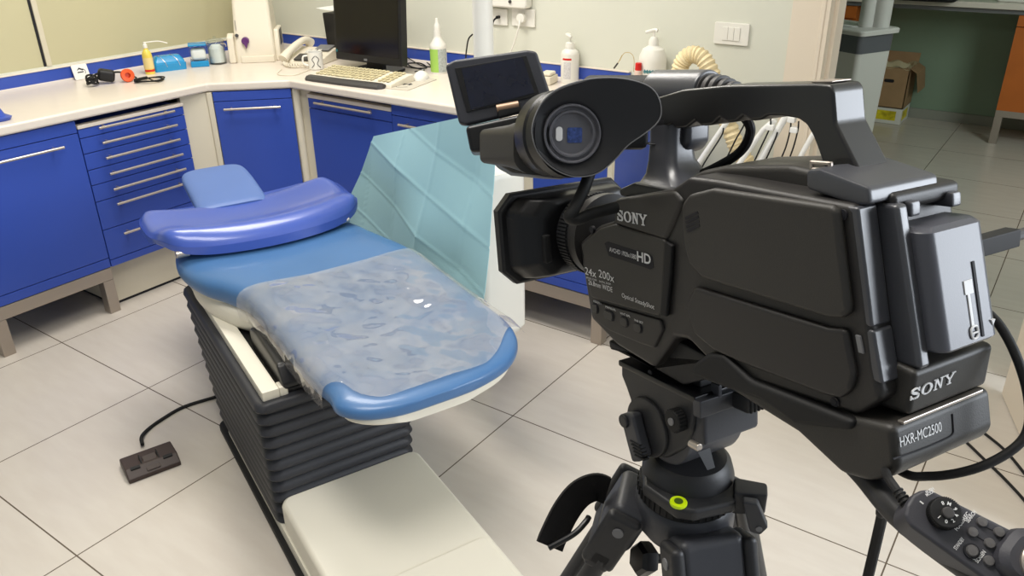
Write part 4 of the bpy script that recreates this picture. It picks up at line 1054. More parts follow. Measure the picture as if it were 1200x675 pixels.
b = MB(K); b.loft([hring(h0_, LY, LZ, .050, .034, .016), hring(h0_ + .004, LY - .001, LZ - .001, .062, .041, .016), hring(h0_ + .014, hcy * .5 + LY * .5, hcz * .5 + LZ * .5, hhy * .86, hhz * .88, .014), hring(h1_ + .004, hcy, hcz, hhy * .93, hhz * .91, .013)]); b._bevel(list(b.bm.verts), .004, 3, 15); hood = b.build('lens_hood', M_black, cc)
b = MB(K); b.loft([hring(h1_ + .002, hcy, hcz, hhy * .94, hhz * .92, .014), hring(h1_ + .008, hcy, hcz, hhy * .975, hhz * .965, .015), hring(h2_ - .012, hcy, hcz, hhy * .98, hhz * .97, .015)]); b._bevel(list(b.bm.verts), .002); b.build('hood_band', M_body2, hood)
b = MB(K); b.loft([hring(h2_ - .012, hcy, hcz, hhy * .96, hhz * .95, .015), hring(h2_ - .010, hcy, hcz, hhy, hhz, .016), hring(h2_ - .001, hcy, hcz, hhy, hhz, .016), hring(h2_, hcy, hcz, hhy * .97, hhz * .96, .016), hring(h2_ - .02, hcy, hcz, hhy * .85, hhz * .85, .018)]); b.build('hood_rim', M_blackm, hood, smooth=30)
q = K.at(640, 290, 1, LY + .05)
b = MB(K); b.box((q.x - .006, LY + .046, q.z - .016), (q.x + .007, LY + .055, q.z + .014), .003); b.build('hood_latch', M_rubber, hood)

# --- handle over the body
HY0, HY1 = -.034, -.066
ho = [(752, 124), (770, 114), (800, 105), (850, 100), (955, 98), (972, 99), (976, 106), (979, 144), (1004, 194), (1008, 204), (990, 207), (966, 200), (958, 176), (952, 160), (944, 146), (934, 139), (915, 136), (898, 136), (890, 141), (880, 142), (870, 136), (862, 143), (852, 144), (843, 138), (834, 147), (822, 148), (814, 142), (804, 150), (792, 151), (786, 146), (776, 150), (752, 150)]
hd_ = MB(K).prism(kp(ho, HY0), 1, HY1, HY0, .005, 3, ang=12).build('handle', mat('handle shell', (26, 26, 27), .3, spec=.8), cc)
q0 = K.at(955, 96, 1, HY0)
b = MB(K); b.prism(kp([(948, 97.5), (972, 97.5), (973, 95), (949, 95)], HY0 - .004), 1, HY1 + .006, HY0 - .006, .0015); b.build('accessory_shoe', M_steel, hd_, label='metal accessory shoe')
# front column of the handle, flaring into its foot
def col_ring(px0, px1, py, yn, yf):
    a = K.at(px0, py, 1, yn); c = K.at(px1, py, 1, yn)
    return [(x, y, a.z) for x, y in rrect((a.x + c.x) / 2, (yn + yf) / 2, abs(a.x - c.x) / 2, (yn - yf) / 2, .009, 5)]
b = MB(K); b.loft([col_ring(757, 786, 140, -.034, -.064), col_ring(757, 785, 165, -.034, -.064), col_ring(755, 785, 188, -.032, -.066), col_ring(752, 788, 203, -.028, -.070), col_ring(746, 793, 212, -.022, -.075), col_ring(742, 797, 216, -.018, -.078)]); b.build('handle_column', M_rear, hd_)
b = MB(K); q = K.at(770, 168, 1, -.04); b.tube([(q.x + .0155 * math.cos(a), -.049 + .0162 * math.sin(a), q.z) for a in [2 * PI * k / 20 for k in range(20)]], .0006, n=6, sm=0, closed=True); b.build('seam', M_gap, hd_)
MB(K).prism(kp([(724, 222), (742, 214), (800, 226), (802, 234), (780, 240), (726, 230)], -.010), 1, -.082, -.010, .003, 2).build('handle_foot', M_black, hd_)
b = MB(K); b.prism(kp([(786, 146), (806, 144), (806, 170), (798, 180), (786, 181)], -.048), 1, -.075, -.048, .005, 3); b.build('zoom_rocker', M_rear, hd_)
# rear foot of the handle and its bright rear block
rf = MB(K).prism(kp([(944, 199), (960, 198), (1018, 220), (1020, 240), (1004, 242), (944, 222)], -.006), 1, -.075, -.006, .003, 2).build('handle_foot', M_rear, hd_)
b = MB(K); p = K.at(978, 190, 1, -.03); 
a, c = K.at(948, 188, 1, -.02), K.at(973, 203, 1, -.02)
x0, x1, z0, z1 = c.x, a.x, c.z, a.z
for lo, hi in (((x0, -.023, z1 - .0028), (x1, -.020, z1)), ((x0, -.023, z0), (x0 + .0028, -.020, z1)), ((x1 - .0028, -.023, z0), (x1, -.020, z1)), ((x0, -.023, z0), (x1, -.020, z0 + .0028))): b.box(lo, hi, .0007, 1)
b.build('strap_ring', M_steel, cc, label='metal strap ring')
# top hump behind the handle foot
b = MB(K); b.prism(kp([(800, 212), (822, 200), (850, 194), (925, 193), (965, 202), (1004, 226), (1002, 244), (838, 216)], -.03), 1, BY + .004, -.028, .010, 4, ang=10); b.build('top_cover', M_body2, cc)

# --- rear: terminal strip, battery bay, battery, name plate, shoulder base
def rp(px, py, x): return K.at(px, py, 0, x)
q = [K.at(*p_, 1, -.001) for p_ in ((1003, 243), (1020, 385), (1021, 388), (1032, 468))]
# terminal cover fits the sloping rear edge of the body
def rear_slab(name, top, bot, yl, yr, x_in, dx, m, bev=.003, parent=None):
    """slab parallel to the leaning rear edge between two picture heights, from the near y to the far y"""
    t_, b_ = K.at(*top, 1, yl), K.at(*bot, 1, yl)
    poly = [(t_.x + x_in, t_.z), (t_.x - dx, t_.z), (b_.x - dx, b_.z), (b_.x + x_in, b_.z)]
    return MB(K).prism(poly, 1, yr, yl, bev, 3).build(name, m, parent or cc)
tc1 = rear_slab('terminal_cover', (1003, 243), (1020, 384), -.0005, -.019, .01, .0015, M_rear, .002)
tc2 = rear_slab('terminal_cover', (1020.5, 387), (1031, 450), -.0005, -.019, .01, .002, M_rear, .002)
t_, b_ = K.at(1008, 393, 1, .0), K.at(1012, 414, 1, .0)
b = MB(K); b.prism([(t_.x - .001, t_.z), (t_.x + .003, t_.z), (b_.x + .003, b_.z), (b_.x - .001, b_.z)], 1, -.001, .0016, .0006); b.build('cover_tab', M_grey, tc2)
# battery bay: two arms with a dark well between
bay_l = rear_slab('battery_bay', (1046, 240), (1074, 433), -.020, -.031, .035, .003, M_rear, .003)
well = rear_slab('battery_bay', (1046, 243), (1074, 433), -.030, -.086, .03, -.016, M_black, .001)
rear_slab('battery_bay', (1046, 238), (1074, 433), -.084, -.100, .035, .003, M_rear, .003)
t_ = K.at(1046, 240, 1, -.020); b_ = K.at(1074, 433, 1, -.020); sl_ = (b_.x - t_.x) / (b_.z - t_.z)
def lean_x(z): return t_.x + (z - t_.z) * sl_
b = MB(K); b.prism([(lean_x(t_.z - .004) - .003, t_.z - .010), (lean_x(t_.z) - .003, t_.z), (lean_x(t_.z) + .03, t_.z), (lean_x(t_.z - .004) + .03, t_.z - .010)], 1, -.044, -.034, .002); b.build('bay_hook', M_rear, cc)
b = MB(K); b.prism([(lean_x(t_.z - .004) - .003, t_.z - .010), (lean_x(t_.z) - .003, t_.z), (lean_x(t_.z) + .03, t_.z), (lean_x(t_.z - .004) + .03, t_.z - .010)], 1, -.086, -.076, .002); b.build('bay_hook', M_rear, cc)
b = MB(K); b.prism([(t_.x + .002, t_.z - .006), (t_.x + .002, t_.z + .006), (t_.x + .05, t_.z + .010), (t_.x + .05, t_.z - .006)], 1, -.092, -.024, .004, 3); b.build('bay_top', M_body, cc)
# battery
bz1, bz0 = K.at(1067, 267, 1, -.030).z, K.at(1090, 413, 1, -.030).z
def br(z, xo0, xo1, r): return None
yl, yr = -.029, -.090
rows_ = []
for z, inset in ((bz0, .002), (bz0 + .002, 0), (bz1 - .003, 0), (bz1, .003)):
    X0 = lean_x(z) - .014; X1 = lean_x(z) + .022
    rows_.append([(x, y, z) for x, y in rrect((X0 + X1) / 2, (yl + yr) / 2, (X1 - X0) / 2 - inset, (yl - yr) / 2 - inset, .009, 5)])
bat = MB(K).loft(rows_).build('battery', M_batt, cc, label='grey battery pack')
def bx(z): return lean_x(z) - .0143
def bquad(y0, y1, z0, z1, m, name, off=.0004):
    v = [(bx(z0) - off, y0, z0), (bx(z0) - off, y1, z0), (bx(z1) - off, y1, z1), (bx(z1) - off, y0, z1)]
    w = [(x + .0012, y, z) for x, y, z in v]
    b = MB(K); b.loft([v, w]); return b.build(name, m, bat)
hB = bz1 - bz0
bquad(-.0715, -.0690, bz0 + .004, bz1 - .030 * hB / .09, M_gap, 'groove')
bquad(-.0665, -.0580, bz0 + .42 * hB, bz0 + .53 * hB, M_print, 'icon')
bquad(-.0625, -.0600, bz0 + .16 * hB, bz0 + .42 * hB, M_print, 'lettering')
p = Vector((bx(bz0 + .11 * hB) - .0006, -.0625, bz0 + .11 * hB))
b = MB(K); b.tube([(bx(bz0 + z_ * hB) - .0004, y_, bz0 + z_ * hB) for y_, z_ in ((-.0590, .07), (-.0585, .13), (-.0610, .155), (-.0645, .15), (-.0650, .09), (-.0625, .06))], .0008, n=6, closed=True); b.tube([(bx(bz0 + .1 * hB) - .0004, -.059, bz0 + .105 * hB), (bx(bz0 + .1 * hB) - .0004, -.065, bz0 + .105 * hB)], .0007, n=6, sm=0); b.build('icon', M_print, bat)
b = MB(K); zz = bz0 + .16 * hB; b.prism([(-.080, zz), (-.084, zz), (-.082, zz - .004)], 0, bx(zz - .002) - .0006, bx(zz) + .001); b.build('icon', M_print, bat)
# name plate under the battery
P0 = K.at(1035, 486, 1, -.004); 
npz1 = K.at(1074, 434, 1, -.02).z; npz0 = K.at(1030, 489, 1, -.002).z
xt, xb = lean_x(npz1) - .002, K.at(1046, 500, 1, .002).x + .002
npl = MB(K).prism([(xt + .03, npz1 + .004), (xt, npz1), (xb, npz0), (xb + .03, npz0)], 1, -.100, -.016, .004, 3).build('name_plate', M_body2, cc)
nv = Vector((-(npz1 - npz0), 0, (xt - xb))).normalized() ; nv = nv if nv.x < 0 else -nv
def on_plate(px, py):
    c_ = K.i @ CAM_C; d_ = K.i.to_3x3() @ ray(px, py); o_ = Vector((xb, 0, npz0)); t0 = (o_ - c_).dot(nv) / d_.dot(nv); return c_ + d_ * t0
mark(K, on_plate(1065, 469.5), on_plate(1116.5, 447), .008, nv, npl, .0008)
q = K.at(1046, 500, 1, .002)
b = MB(K); b.box((q.x - .0008, BY + .006, q.z - .0016), (q.x + .004, -.008, q.z + .0006), .0006, 2); b.build('trim_strip', M_alu, cc, label='bright trim line')
# shoulder base
sbp = [(836, 436), (860, 440), (1003, 490), (1033, 497), (1046, 500), (1052, 552), (1042, 560), (1018, 566), (985, 556), (934, 508), (880, 474), (846, 452)]
base = MB(K).prism(kp(sbp, .002), 1, BY - .004, .002, .009, 4, ang=20).build('shoulder_base', M_body2, cc)
bx1 = K.at(1046, 500, 1, .002); bx0 = K.at(1052, 552, 1, .002); nb = Vector((-(bx1.z - bx0.z), 0, bx1.x - bx0.x)).normalized(); nb = nb if nb.x < 0 else -nb
def on_base(px, py):
    c_ = K.i @ CAM_C; d_ = K.i.to_3x3() @ ray(px, py); return c_ + d_ * ((bx0 - c_).dot(nb) / d_.dot(nb))
p, q = on_base(1054.5, 524), on_base(1103, 505); d = q - p; w_ = d.length; d.normalize(); u_ = nb.cross(d); u_ = u_ if u_.z > 0 else -u_
b = MB(K); b.text('HXR-MC2500', p + nb * .0003, d, u_, .0068, width=w_, thick=.0003); b.build('lettering', M_lbl, base)
b = MB(K); g_ = [on_base(*p_) + nb * .0002 for p_ in ((1046, 538), (1080, 526), (1108, 514), (1116, 508), (1116.5, 500), (1115.5, 485))]
b.tube(g_, .0007, n=6); b.build('groove', M_gap, base)
# block under the front that meets the tripod plate
MB(K).prism(kp([(712, 398), (765, 428), (792, 398), (832, 420), (846, 440), (800, 452), (742, 418), (714, 410)], -.012), 1, BY + .012, -.012, .003).build('foot_block', M_blackm, cc)
sp_ = [(808, 440), (812, 426), (828, 414), (846, 416), (878, 446), (1000, 494), (996, 506), (930, 498), (890, 470), (850, 456)]
MB(K).prism(kp(sp_, .006), 1, -.07, .006, .006, 3, ang=15).build('shoulder_pad', M_rubber, cc)

# --- microphone in its holder on the far side of the handle
my = -.088
m0_, m1_ = K.at(852, 108, 1, my), K.at(772, 106, 1, my); m2_ = K.at(690, 112, 1, my); dm_ = (m1_ - m0_).normalized()
ms = m2_ - m1_
mic = MB(K).cyl(m1_ - dm_ * .0, m1_ + dm_ * ms.length, .0145, n=32, bev=.006).build('microphone', M_rubber, cc, label='foam covered microphone')
mh = m0_ + dm_ * .022
b = MB(K); b.cyl(mh, m1_ + dm_ * .004, .0195, n=32, bev=.003); b.box((m1_.x, my - .012, mh.z - .03), (mh.x, my + .012, mh.z - .004), .004); hold = b.build('microphone_holder', M_rear, cc)
b = MB(K)
for k, (r_, x_) in enumerate(((.0165, .020), (.0155, .012), (.0145, .004), (.012, -.004), (.0095, -.012))): b.lathe([(r_ - .003, 0), (r_, .001), (r_, .006), (r_ - .003, .007)], m0_ + dm_ * x_, dm_, 28)
b.cyl(m0_ - dm_ * .012, mh, .0085, n=20); b.build('microphone_cap', M_dgrey, mic)

# --- cables on the camcorder
b = MB(K); q = [K.at(770, 225, 1, -.06), K.at(800, 213, 1, -.05), K.at(835, 198, 1, -.07), K.at(865, 180, 1, -.075), K.at(878, 160, 1, -.075), K.at(876, 142, 1, -.07), K.at(850, 118, 1, -.085)]
b.tube(q, .0042, n=10); b.build('microphone_cable', M_rubber, cc)

# --- viewfinder: tube and large eyecup turned to the operator
eye = deep(671, 157, .66)
ax = (CAM_C - eye).normalized(); 
vx = (ax * .84 + (-KX) * .42).normalized()           # towards the eye
vright = CAM_R - vx * CAM_R.dot(vx); vright.normalize(); vup = vx.cross(vright)
V = Fr(frame(eye, vright, vup, vx))                   # x right, y up, z to the eye
evf = thing  # (kept as parts of the camcorder)
ez = -.002
outl = [(626, 170), (623, 150), (630, 128), (642, 112), (660, 101), (690, 93), (720, 92), (745, 97), (760, 105), (768, 118), (770, 134), (764, 146), (750, 158), (734, 170), (720, 186), (704, 200), (688, 206), (668, 206), (648, 197), (634, 184)]
o2 = [V.at(px, py, 2, ez) for px, py in outl]; o2 = spline(o2, 4, True)
cx_ = Vector((0, 0, 0))
# cup skin: the outer lip flares off the round tube, high on the right
rin = .0232
n_ = len(o2); rA = []; rB = []; rC = []; rD = []
for p in o2:
    a = math.atan2(p.y, p.x); R_ = math.hypot(p.x, p.y)
    flare = max(0, R_ - .034)
    rA.append(Vector((rin * math.cos(a), rin * math.sin(a), -.004)))
    rB.append(Vector(((rin + .004) * math.cos(a), (rin + .004) * math.sin(a), -.002 + flare * .02)))
    rC.append(Vector((p.x * .97, p.y * .97, .001 + flare * .22)))
    rD.append(Vector((p.x, p.y, .0 + flare * .24)))
back_ = [Vector((p.x, p.y, p.z - .0022)) for p in rD]
b2_ = [Vector((math.cos(math.atan2(p.y, p.x)) * min(math.hypot(p.x, p.y) * .86, .038), math.sin(math.atan2(p.y, p.x)) * min(math.hypot(p.x, p.y) * .86, .038), -.020)) for p in o2]
b = MB(V); b.loft([rA, rB, rC, rD, back_, b2_], caps=False); ec_ = b.build('eyecup', mat('eyecup rubber', (32, 32, 35), .42), cc, smooth=50)
b = MB(V); b.tube([p + Vector((0, 0, .0002)) for p in rD], .0006, n=6, sm=0, closed=True); b.build('eyecup_rim_glint', M_grey, ec_)  # thin grey tube painting the rim light along the lip
ringz = lambda z, r, n=48: [(r * math.cos(2 * PI * k / n), r * math.sin(2 * PI * k / n), z) for k in range(n)]
b = MB(V); b.loft([ringz(-.03, .0245), ringz(-.004, .0245), ringz(.0005, .0235), ringz(.0005, .0225), ringz(-.003, .021), ringz(-.003, .0195), ringz(-.001, .019), ringz(-.001, .0175), ringz(-.004, .016), ringz(-.004, .0), ]); b.build('eyepiece', mat('eyepiece grey', (92, 92, 98), .45), cc)
b = MB(V); b.prism(rrect(.0025, -.001, .0062, .0062, .0015), 2, -.0045, -.0034, .0003); M_evf = mat('viewfinder glass', (44, 60, 110), .08, var=.8, vscale=300, emit=(60, 80, 130), estr=.12); b.build('viewfinder_glass', M_evf, cc)  # colour noise stands in for glimmers on the glass, with a faint added glow
b = MB(V); b.prism(rrect(-.0105, 0, .0028, .0058, .0026), 2, -.0045, -.0028, .0004); b.build('eye_sensor', M_print, cc)
# tube going away from the eye
tube_d = (V.i.to_3x3() @ KX).normalized(); tube_d = (tube_d * .8 + Vector((-.26, -.10, -1.0)) * .5).normalized()
def tring(s, r, n=40, o=Vector((0, 0, -.018))):
    c = o + tube_d * s; q = tube_d.to_track_quat('Z', 'Y'); return [c + q @ Vector((r * math.cos(2 * PI * k / n), r * math.sin(2 * PI * k / n), 0)) for k in range(n)]
b = MB(V); b.loft([tring(-.008, .036), tring(.004, .037), tring(.006, .0355), tring(.010, .0355), tring(.012, .037), tring(.030, .036), tring(.034, .033)]); vt = b.build('viewfinder_tube', M_black, cc)
def bring(s, hx, hy, r): 
    c = Vector((0, 0, -.018)) + tube_d * s; return [c + Vector((x, y, 0)) for x, y in rrect(-.004, -.010, hx, hy, r, 5)]
b = MB(V); b.loft([bring(.028, .030, .024, .016), bring(.05, .031, .019, .010), bring(.095, .032, .016, .006), bring(.10, .028, .013, .004)]); vb = b.build('viewfinder_body', M_body2, cc)
b = MB(V); b.box((-.01, -.014, -.070), (.075, .010, -.035), .006); b.build('viewfinder_arm', M_black, cc)
# cable from the viewfinder to the body
b = MB(); q = [deep(692, 200, .69), deep(684, 222, .685), deep(672, 246, .68), deep(667, 254, .68), deep(676, 257, .684), deep(695, 250, .69), deep(722, 243, .70)]
b.tube(q, .0052, n=12); b.build('viewfinder_cable', M_rubber, cc)

# --- flip-out screen on the far end of the viewfinder
sc_c = deep(584, 104, .80)
sx_ = (CAM_R * .983 - CAM_D * .185).normalized(); sz_ = (-(CAM_F) + CAM_D * .10 - CAM_R * .0).normalized()
sz_ = (sz_ - sx_ * sz_.dot(sx_)).normalized(); sy_ = sz_.cross(sx_)
SF = Fr(frame(sc_c, sx_, sy_, sz_))
ps = [SF.at(*p_, 2, 0) for p_ in ((522, 76), (532, 70), (618, 58), (629, 60), (648, 118), (644, 124), (546, 147), (538, 145))]
ps = [(p.x, p.y) for p in ps]
scr = MB(SF).prism(ps, 2, -.014, 0, .004, 3, ang=15).build('screen_panel', mat('screen panel shell', (50, 51, 57), .42, bump=.04, bscale=900), cc)
q = [SF.at(*p_, 2, 0) for p_ in ((533, 80), (617, 65), (633, 112), (547, 132))]
MB(SF).prism([(p.x, p.y) for p in q], 2, -.002, .0012, .0008).build('screen_bezel', M_black, scr)
q = [SF.at(*p_, 2, 0) for p_ in ((541, 81), (612, 67), (626, 109), (552, 129))]
MB(SF).prism([(p.x, p.y) for p in q], 2, .001, .0017).build('screen', mat('camcorder screen', (20, 24, 40), .14, var=.3, vscale=30), scr)
q = [SF.at(*p_, 2, 0) for p_ in ((582, 127), (610, 120), (612, 132), (584, 139))]
MB(SF).prism([(p.x, p.y) for p in q], 2, -.008, .004, .002).build('screen_latch', M_black, scr)
b = MB(SF); q = SF.at(595, 125, 2, .004); b.cyl((q.x - .011, q.y, .0), (q.x + .011, q.y, .0), .0045, n=16); b.build('release_button', mat('bronze button', (150, 122, 100), .4, .4), scr, label='bronze release button')
# hinge block and arm under the screen
q = [SF.at(*p_, 2, -.01) for p_ in ((546, 150), (600, 138), (645, 128), (650, 160), (630, 178), (596, 178), (552, 180))]
arm = MB(SF).prism([(p.x, p.y) for p in q], 2, -.045, .006, .004, 3).build('screen_hinge', M_black, cc)
q = [SF.at(*p_, 2, -.02) for p_ in ((574, 176), (640, 160), (672, 180), (668, 208), (640, 207), (600, 203), (580, 192))]
MB(SF).prism([(p.x, p.y) for p in q], 2, -.085, -.004, .006, 3).build('viewfinder_housing', M_body2, cc)

# ================================================================== tripod with fluid head
M_tri = mat('tripod black', (42, 42, 44), .45, bump=.05, bscale=700)
M_trig = mat('tripod grey casting', (58, 59, 64), .42, bump=.05, bscale=700)
TX, TY = -0.236, 0.624
TM = Matrix.Translation((TX, TY, 0))
tri = thing('tripod', 'black video tripod with a fluid head carrying the camcorder', 'tripod', TM)
T = Fr(TM)
# tilting head, built in the camcorder's tilted frame
hy0, hy1 = -.010, -.082
side = [(727, 423), (816, 466), (813, 480), (811, 505), (800, 527), (780, 538), (757, 532), (741, 512), (736, 490), (738, 470), (733, 455), (727, 440)]
hd2 = MB(K).prism(kp(side, hy0), 1, hy1, hy0, .004, 3, ang=20).build('tilt_head', M_tri, tri)
p0, p1 = K.at(727, 421, 1, hy0), K.at(817, 465, 1, hy0)
d = (p1 - p0)
sl = d.z / d.x
b = MB(K); b.prism([(p0.x, p0.z), (p1.x, p1.z), (p1.x, p1.z - .006), (p0.x, p0.z - .006)], 1, hy1 - .004, hy0 + .003, .0015); b.build('plate_clamp', M_black, tri)
q1 = (p0.x - .012, p0.z - .012 * sl); q2 = (p1.x + .012, p1.z + .012 * sl)
b = MB(K); b.prism([(q1[0], q1[1]), (q2[0], q2[1]), (q2[0], q2[1] + .010), (q1[0], q1[1] + .010)], 1, hy1 + .016, hy0 - .014, .002); b.build('mounting_plate', M_blackm, tri)
b = MB(K); 
kc = K.at(760, 500, 1, hy0)
b.cyl((kc.x, hy0 - .002, kc.z), (kc.x, hy0 + .004, kc.z), .030, n=40, bev=.002); b.build('drag_cover', M_tri, tri)
gc = K.at(793, 492, 1, hy0 + .004)
b = MB(K); b.cyl((gc.x, hy0 - .001, gc.z), (gc.x, hy0 + .010, gc.z), .0105, n=30, bev=.002)
for k in range(22):
    a = 2 * PI * k / 22; b.box((gc.x + .0100 * math.cos(a) - .001, hy0 + .001, gc.z + .0100 * math.sin(a) - .001), (gc.x + .0100 * math.cos(a) + .001, hy0 + .009, gc.z + .0100 * math.sin(a) + .001), .0003, 1)
b.build('balance_wheel', M_rubber, tri)
b = MB(K); b.cyl((gc.x, hy0 + .009, gc.z), (gc.x, hy0 + .0115, gc.z), .0035, n=12); b.build('screw', M_grey, tri)
sc_ = K.at(762, 437, 1, hy0); b = MB(K); b.cyl((sc_.x, hy0 - .001, sc_.z), (sc_.x, hy0 + .0006, sc_.z), .003, n=12); b.build('screw_hole', M_gap, tri)
# lever on the near side
lv = [(725, 489), (731, 484), (741, 486), (744, 500), (748, 515), (754, 536), (748, 542), (740, 542), (734, 520), (729, 500)]
b = MB(K); b.prism(kp(lv, hy0 + .016), 1, hy0 + .004, hy0 + .016, .003, 3, ang=15)
lev = b.build('tilt_lever', M_trig, tri)
b = MB(K); pc_ = K.at(732, 493, 1, hy0 + .016); b.cyl((pc_.x, hy0, pc_.z), (pc_.x, hy0 + .019, pc_.z), .007, n=20, bev=.002); b.build('lever_boss', M_tri, lev)
b = MB(K)
for k in range(5):
    q = K.at(744 + k * 1.3, 519 + k * 4.2, 1, hy0 + .016); b.box((q.x - .008, hy0 + .010, q.z - .0008), (q.x + .007, hy0 + .0172, q.z + .0008), .0005, 1)
b.build('lever_grip', M_rubber, lev)
# rear face pieces: clamp bar, release lever, bar socket
rx = p1.x - .001
b = MB(K); b.box((rx - .006, hy1 - .004, p1.z - .018), (rx + .004, hy0 + .003, p1.z - .002), .0015); b.box((rx - .0065, hy0 - .022, p1.z - .004), (rx + .004, hy0 - .018, p1.z + .008), .001); b.build('clamp_bar', M_trig, tri)
b = MB(K); b.cyl((rx + .012, hy0 - .012, kc.z + .006), (rx - .0, hy0 - .012, kc.z + .006), .004); b.bm.free()
hc = K.at(772, 500, 1, hy0)
b = MB(K); b.cyl((hc.x, hy1 + .001, hc.z), (hc.x, hy0 - .004, hc.z), .039, n=56, bev=.004); b.build('drag_housing', M_trig, tri)
b = MB(K); b.box((rx - .003, hy1 + .002, hc.z), (rx + .02, hy0 - .004, p1.z - .012), .004, 2); b.build('rear_cover', M_trig, tri)
b = MB(K); b.box((rx - .026, hy0 - .062, p1.z - .018), (rx - .004, hy0 - .034, p1.z - .002), .003); rl = b.build('release_lever', M_tri, tri)
b = MB(K)
for k in range(6): b.box((rx - .0268, hy0 - .060 + k * .0044, p1.z - .017), (rx - .018, hy0 - .058 + k * .0044, p1.z - .003), .0004, 1)
b.build('lever_grip', M_rubber, rl)
b = MB(K); b.cyl((rx - .03, hy1 - .004, p1.z - .012), (rx + .03, hy1 - .004, p1.z - .012), .012, n=28, bev=.003); b.build('bar_socket', M_tri, tri)
# pan brake with its bright spindle
s1 = K.m @ K.at(820, 525, 0, rx - .012); s0 = s1 + KX * .03
b = MB(); b.cyl(s1 + KX * .012, s1, .0036, n=20, bev=.0008); pb = b.build('pan_spindle', M_alu, tri, label='bright metal spindle')
b = MB(); b.loft([[K.m @ K.at(px + 2, py, 0, rx - dd + .005) for px, py, dd in r] for r in (((816, 530, .018), (830, 525, .018), (830, 525, .008), (816, 530, .008)), ((827, 551, .022), (836, 548, .022), (836, 548, .013), (827, 551, .013)))]); b.build('pan_lever', M_black, tri)
# levelled bowl, ring and spirit level
zz = 1.056
b = MB(T); b.lathe([(.0, zz + .048), (.036, zz + .048), (.041, zz + .043), (.045, zz + .030), (.045, zz + .020), (.044, zz + .018)], n=48); b.build('head_base', M_tri, tri)
vdir = Vector((-TX, -TY, 0)).normalized(); sdir = Vector((-vdir.y, vdir.x, 0))
VF = Fr(frame(Vector((TX, TY, 0)), sdir, -vdir, Vector((0, 0, 1))))      # x to the picture's right, y away
b = MB(VF); b.prism([(-.040, -.036), (-.006, -.062), (.010, -.062), (.047, -.040), (.047, 0), (-.044, 0)], 2, zz + .016, zz + .030, .004, 3); lp_ = b.build('level_shelf', M_tri, tri)
lq = VF.at(797.5, 567, 2, zz + .0305); lq.y = min(lq.y, -.0545)
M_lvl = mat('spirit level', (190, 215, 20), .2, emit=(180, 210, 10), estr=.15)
b = MB(VF); b.cyl((lq.x, lq.y, zz + .029), (lq.x, lq.y, zz + .0325), .0082, n=28, bev=.001); sl_lv = b.build('spirit_level', M_lvl, tri, label='yellow-green bubble level')
b = MB(VF); b.lathe([(.003, 0), (.0042, 0), (.0042, .0004), (.003, .0004)], (lq.x, lq.y, zz + .0326), (0, 0, 1), 20); b.build('level_ring', mat('dark green ring', (70, 90, 20), .4), sl_lv)
b = MB(T); b.lathe([(.030, zz + .018), (.0465, zz + .018), (.0475, zz + .014), (.0475, zz + .002), (.044, zz), (.03, zz)], n=60)
for k in range(44):
    a = 2 * PI * k / 44; b.box((.0472, -.0012, zz + .003), (.0486, .0012, zz + .014), 0, M=Matrix.Rotation(a, 4, 'Z'))
b.build('clamp_ring', M_rubber, tri, kind=None)
b = MB(VF); b.prism([(.044, -.035), (.075, -.030), (.075, -.012), (.044, -.010)], 2, zz + .010, zz + .036, .003); b.build('side_bracket', M_tri, tri)
b = MB(VF); b.prism([(.052, zz + .034), (.066, zz + .034), (.078, zz + .008), (.072, zz - .002), (.062, zz + .000)], 1, -.044, -.034, .002); brk = b.build('bracket_lug', M_trig, tri)
b = MB(VF); b.cyl((.070, -.045, zz + .006), (.070, -.043, zz + .006), .003, n=12); b.build('screw', M_grey, brk)
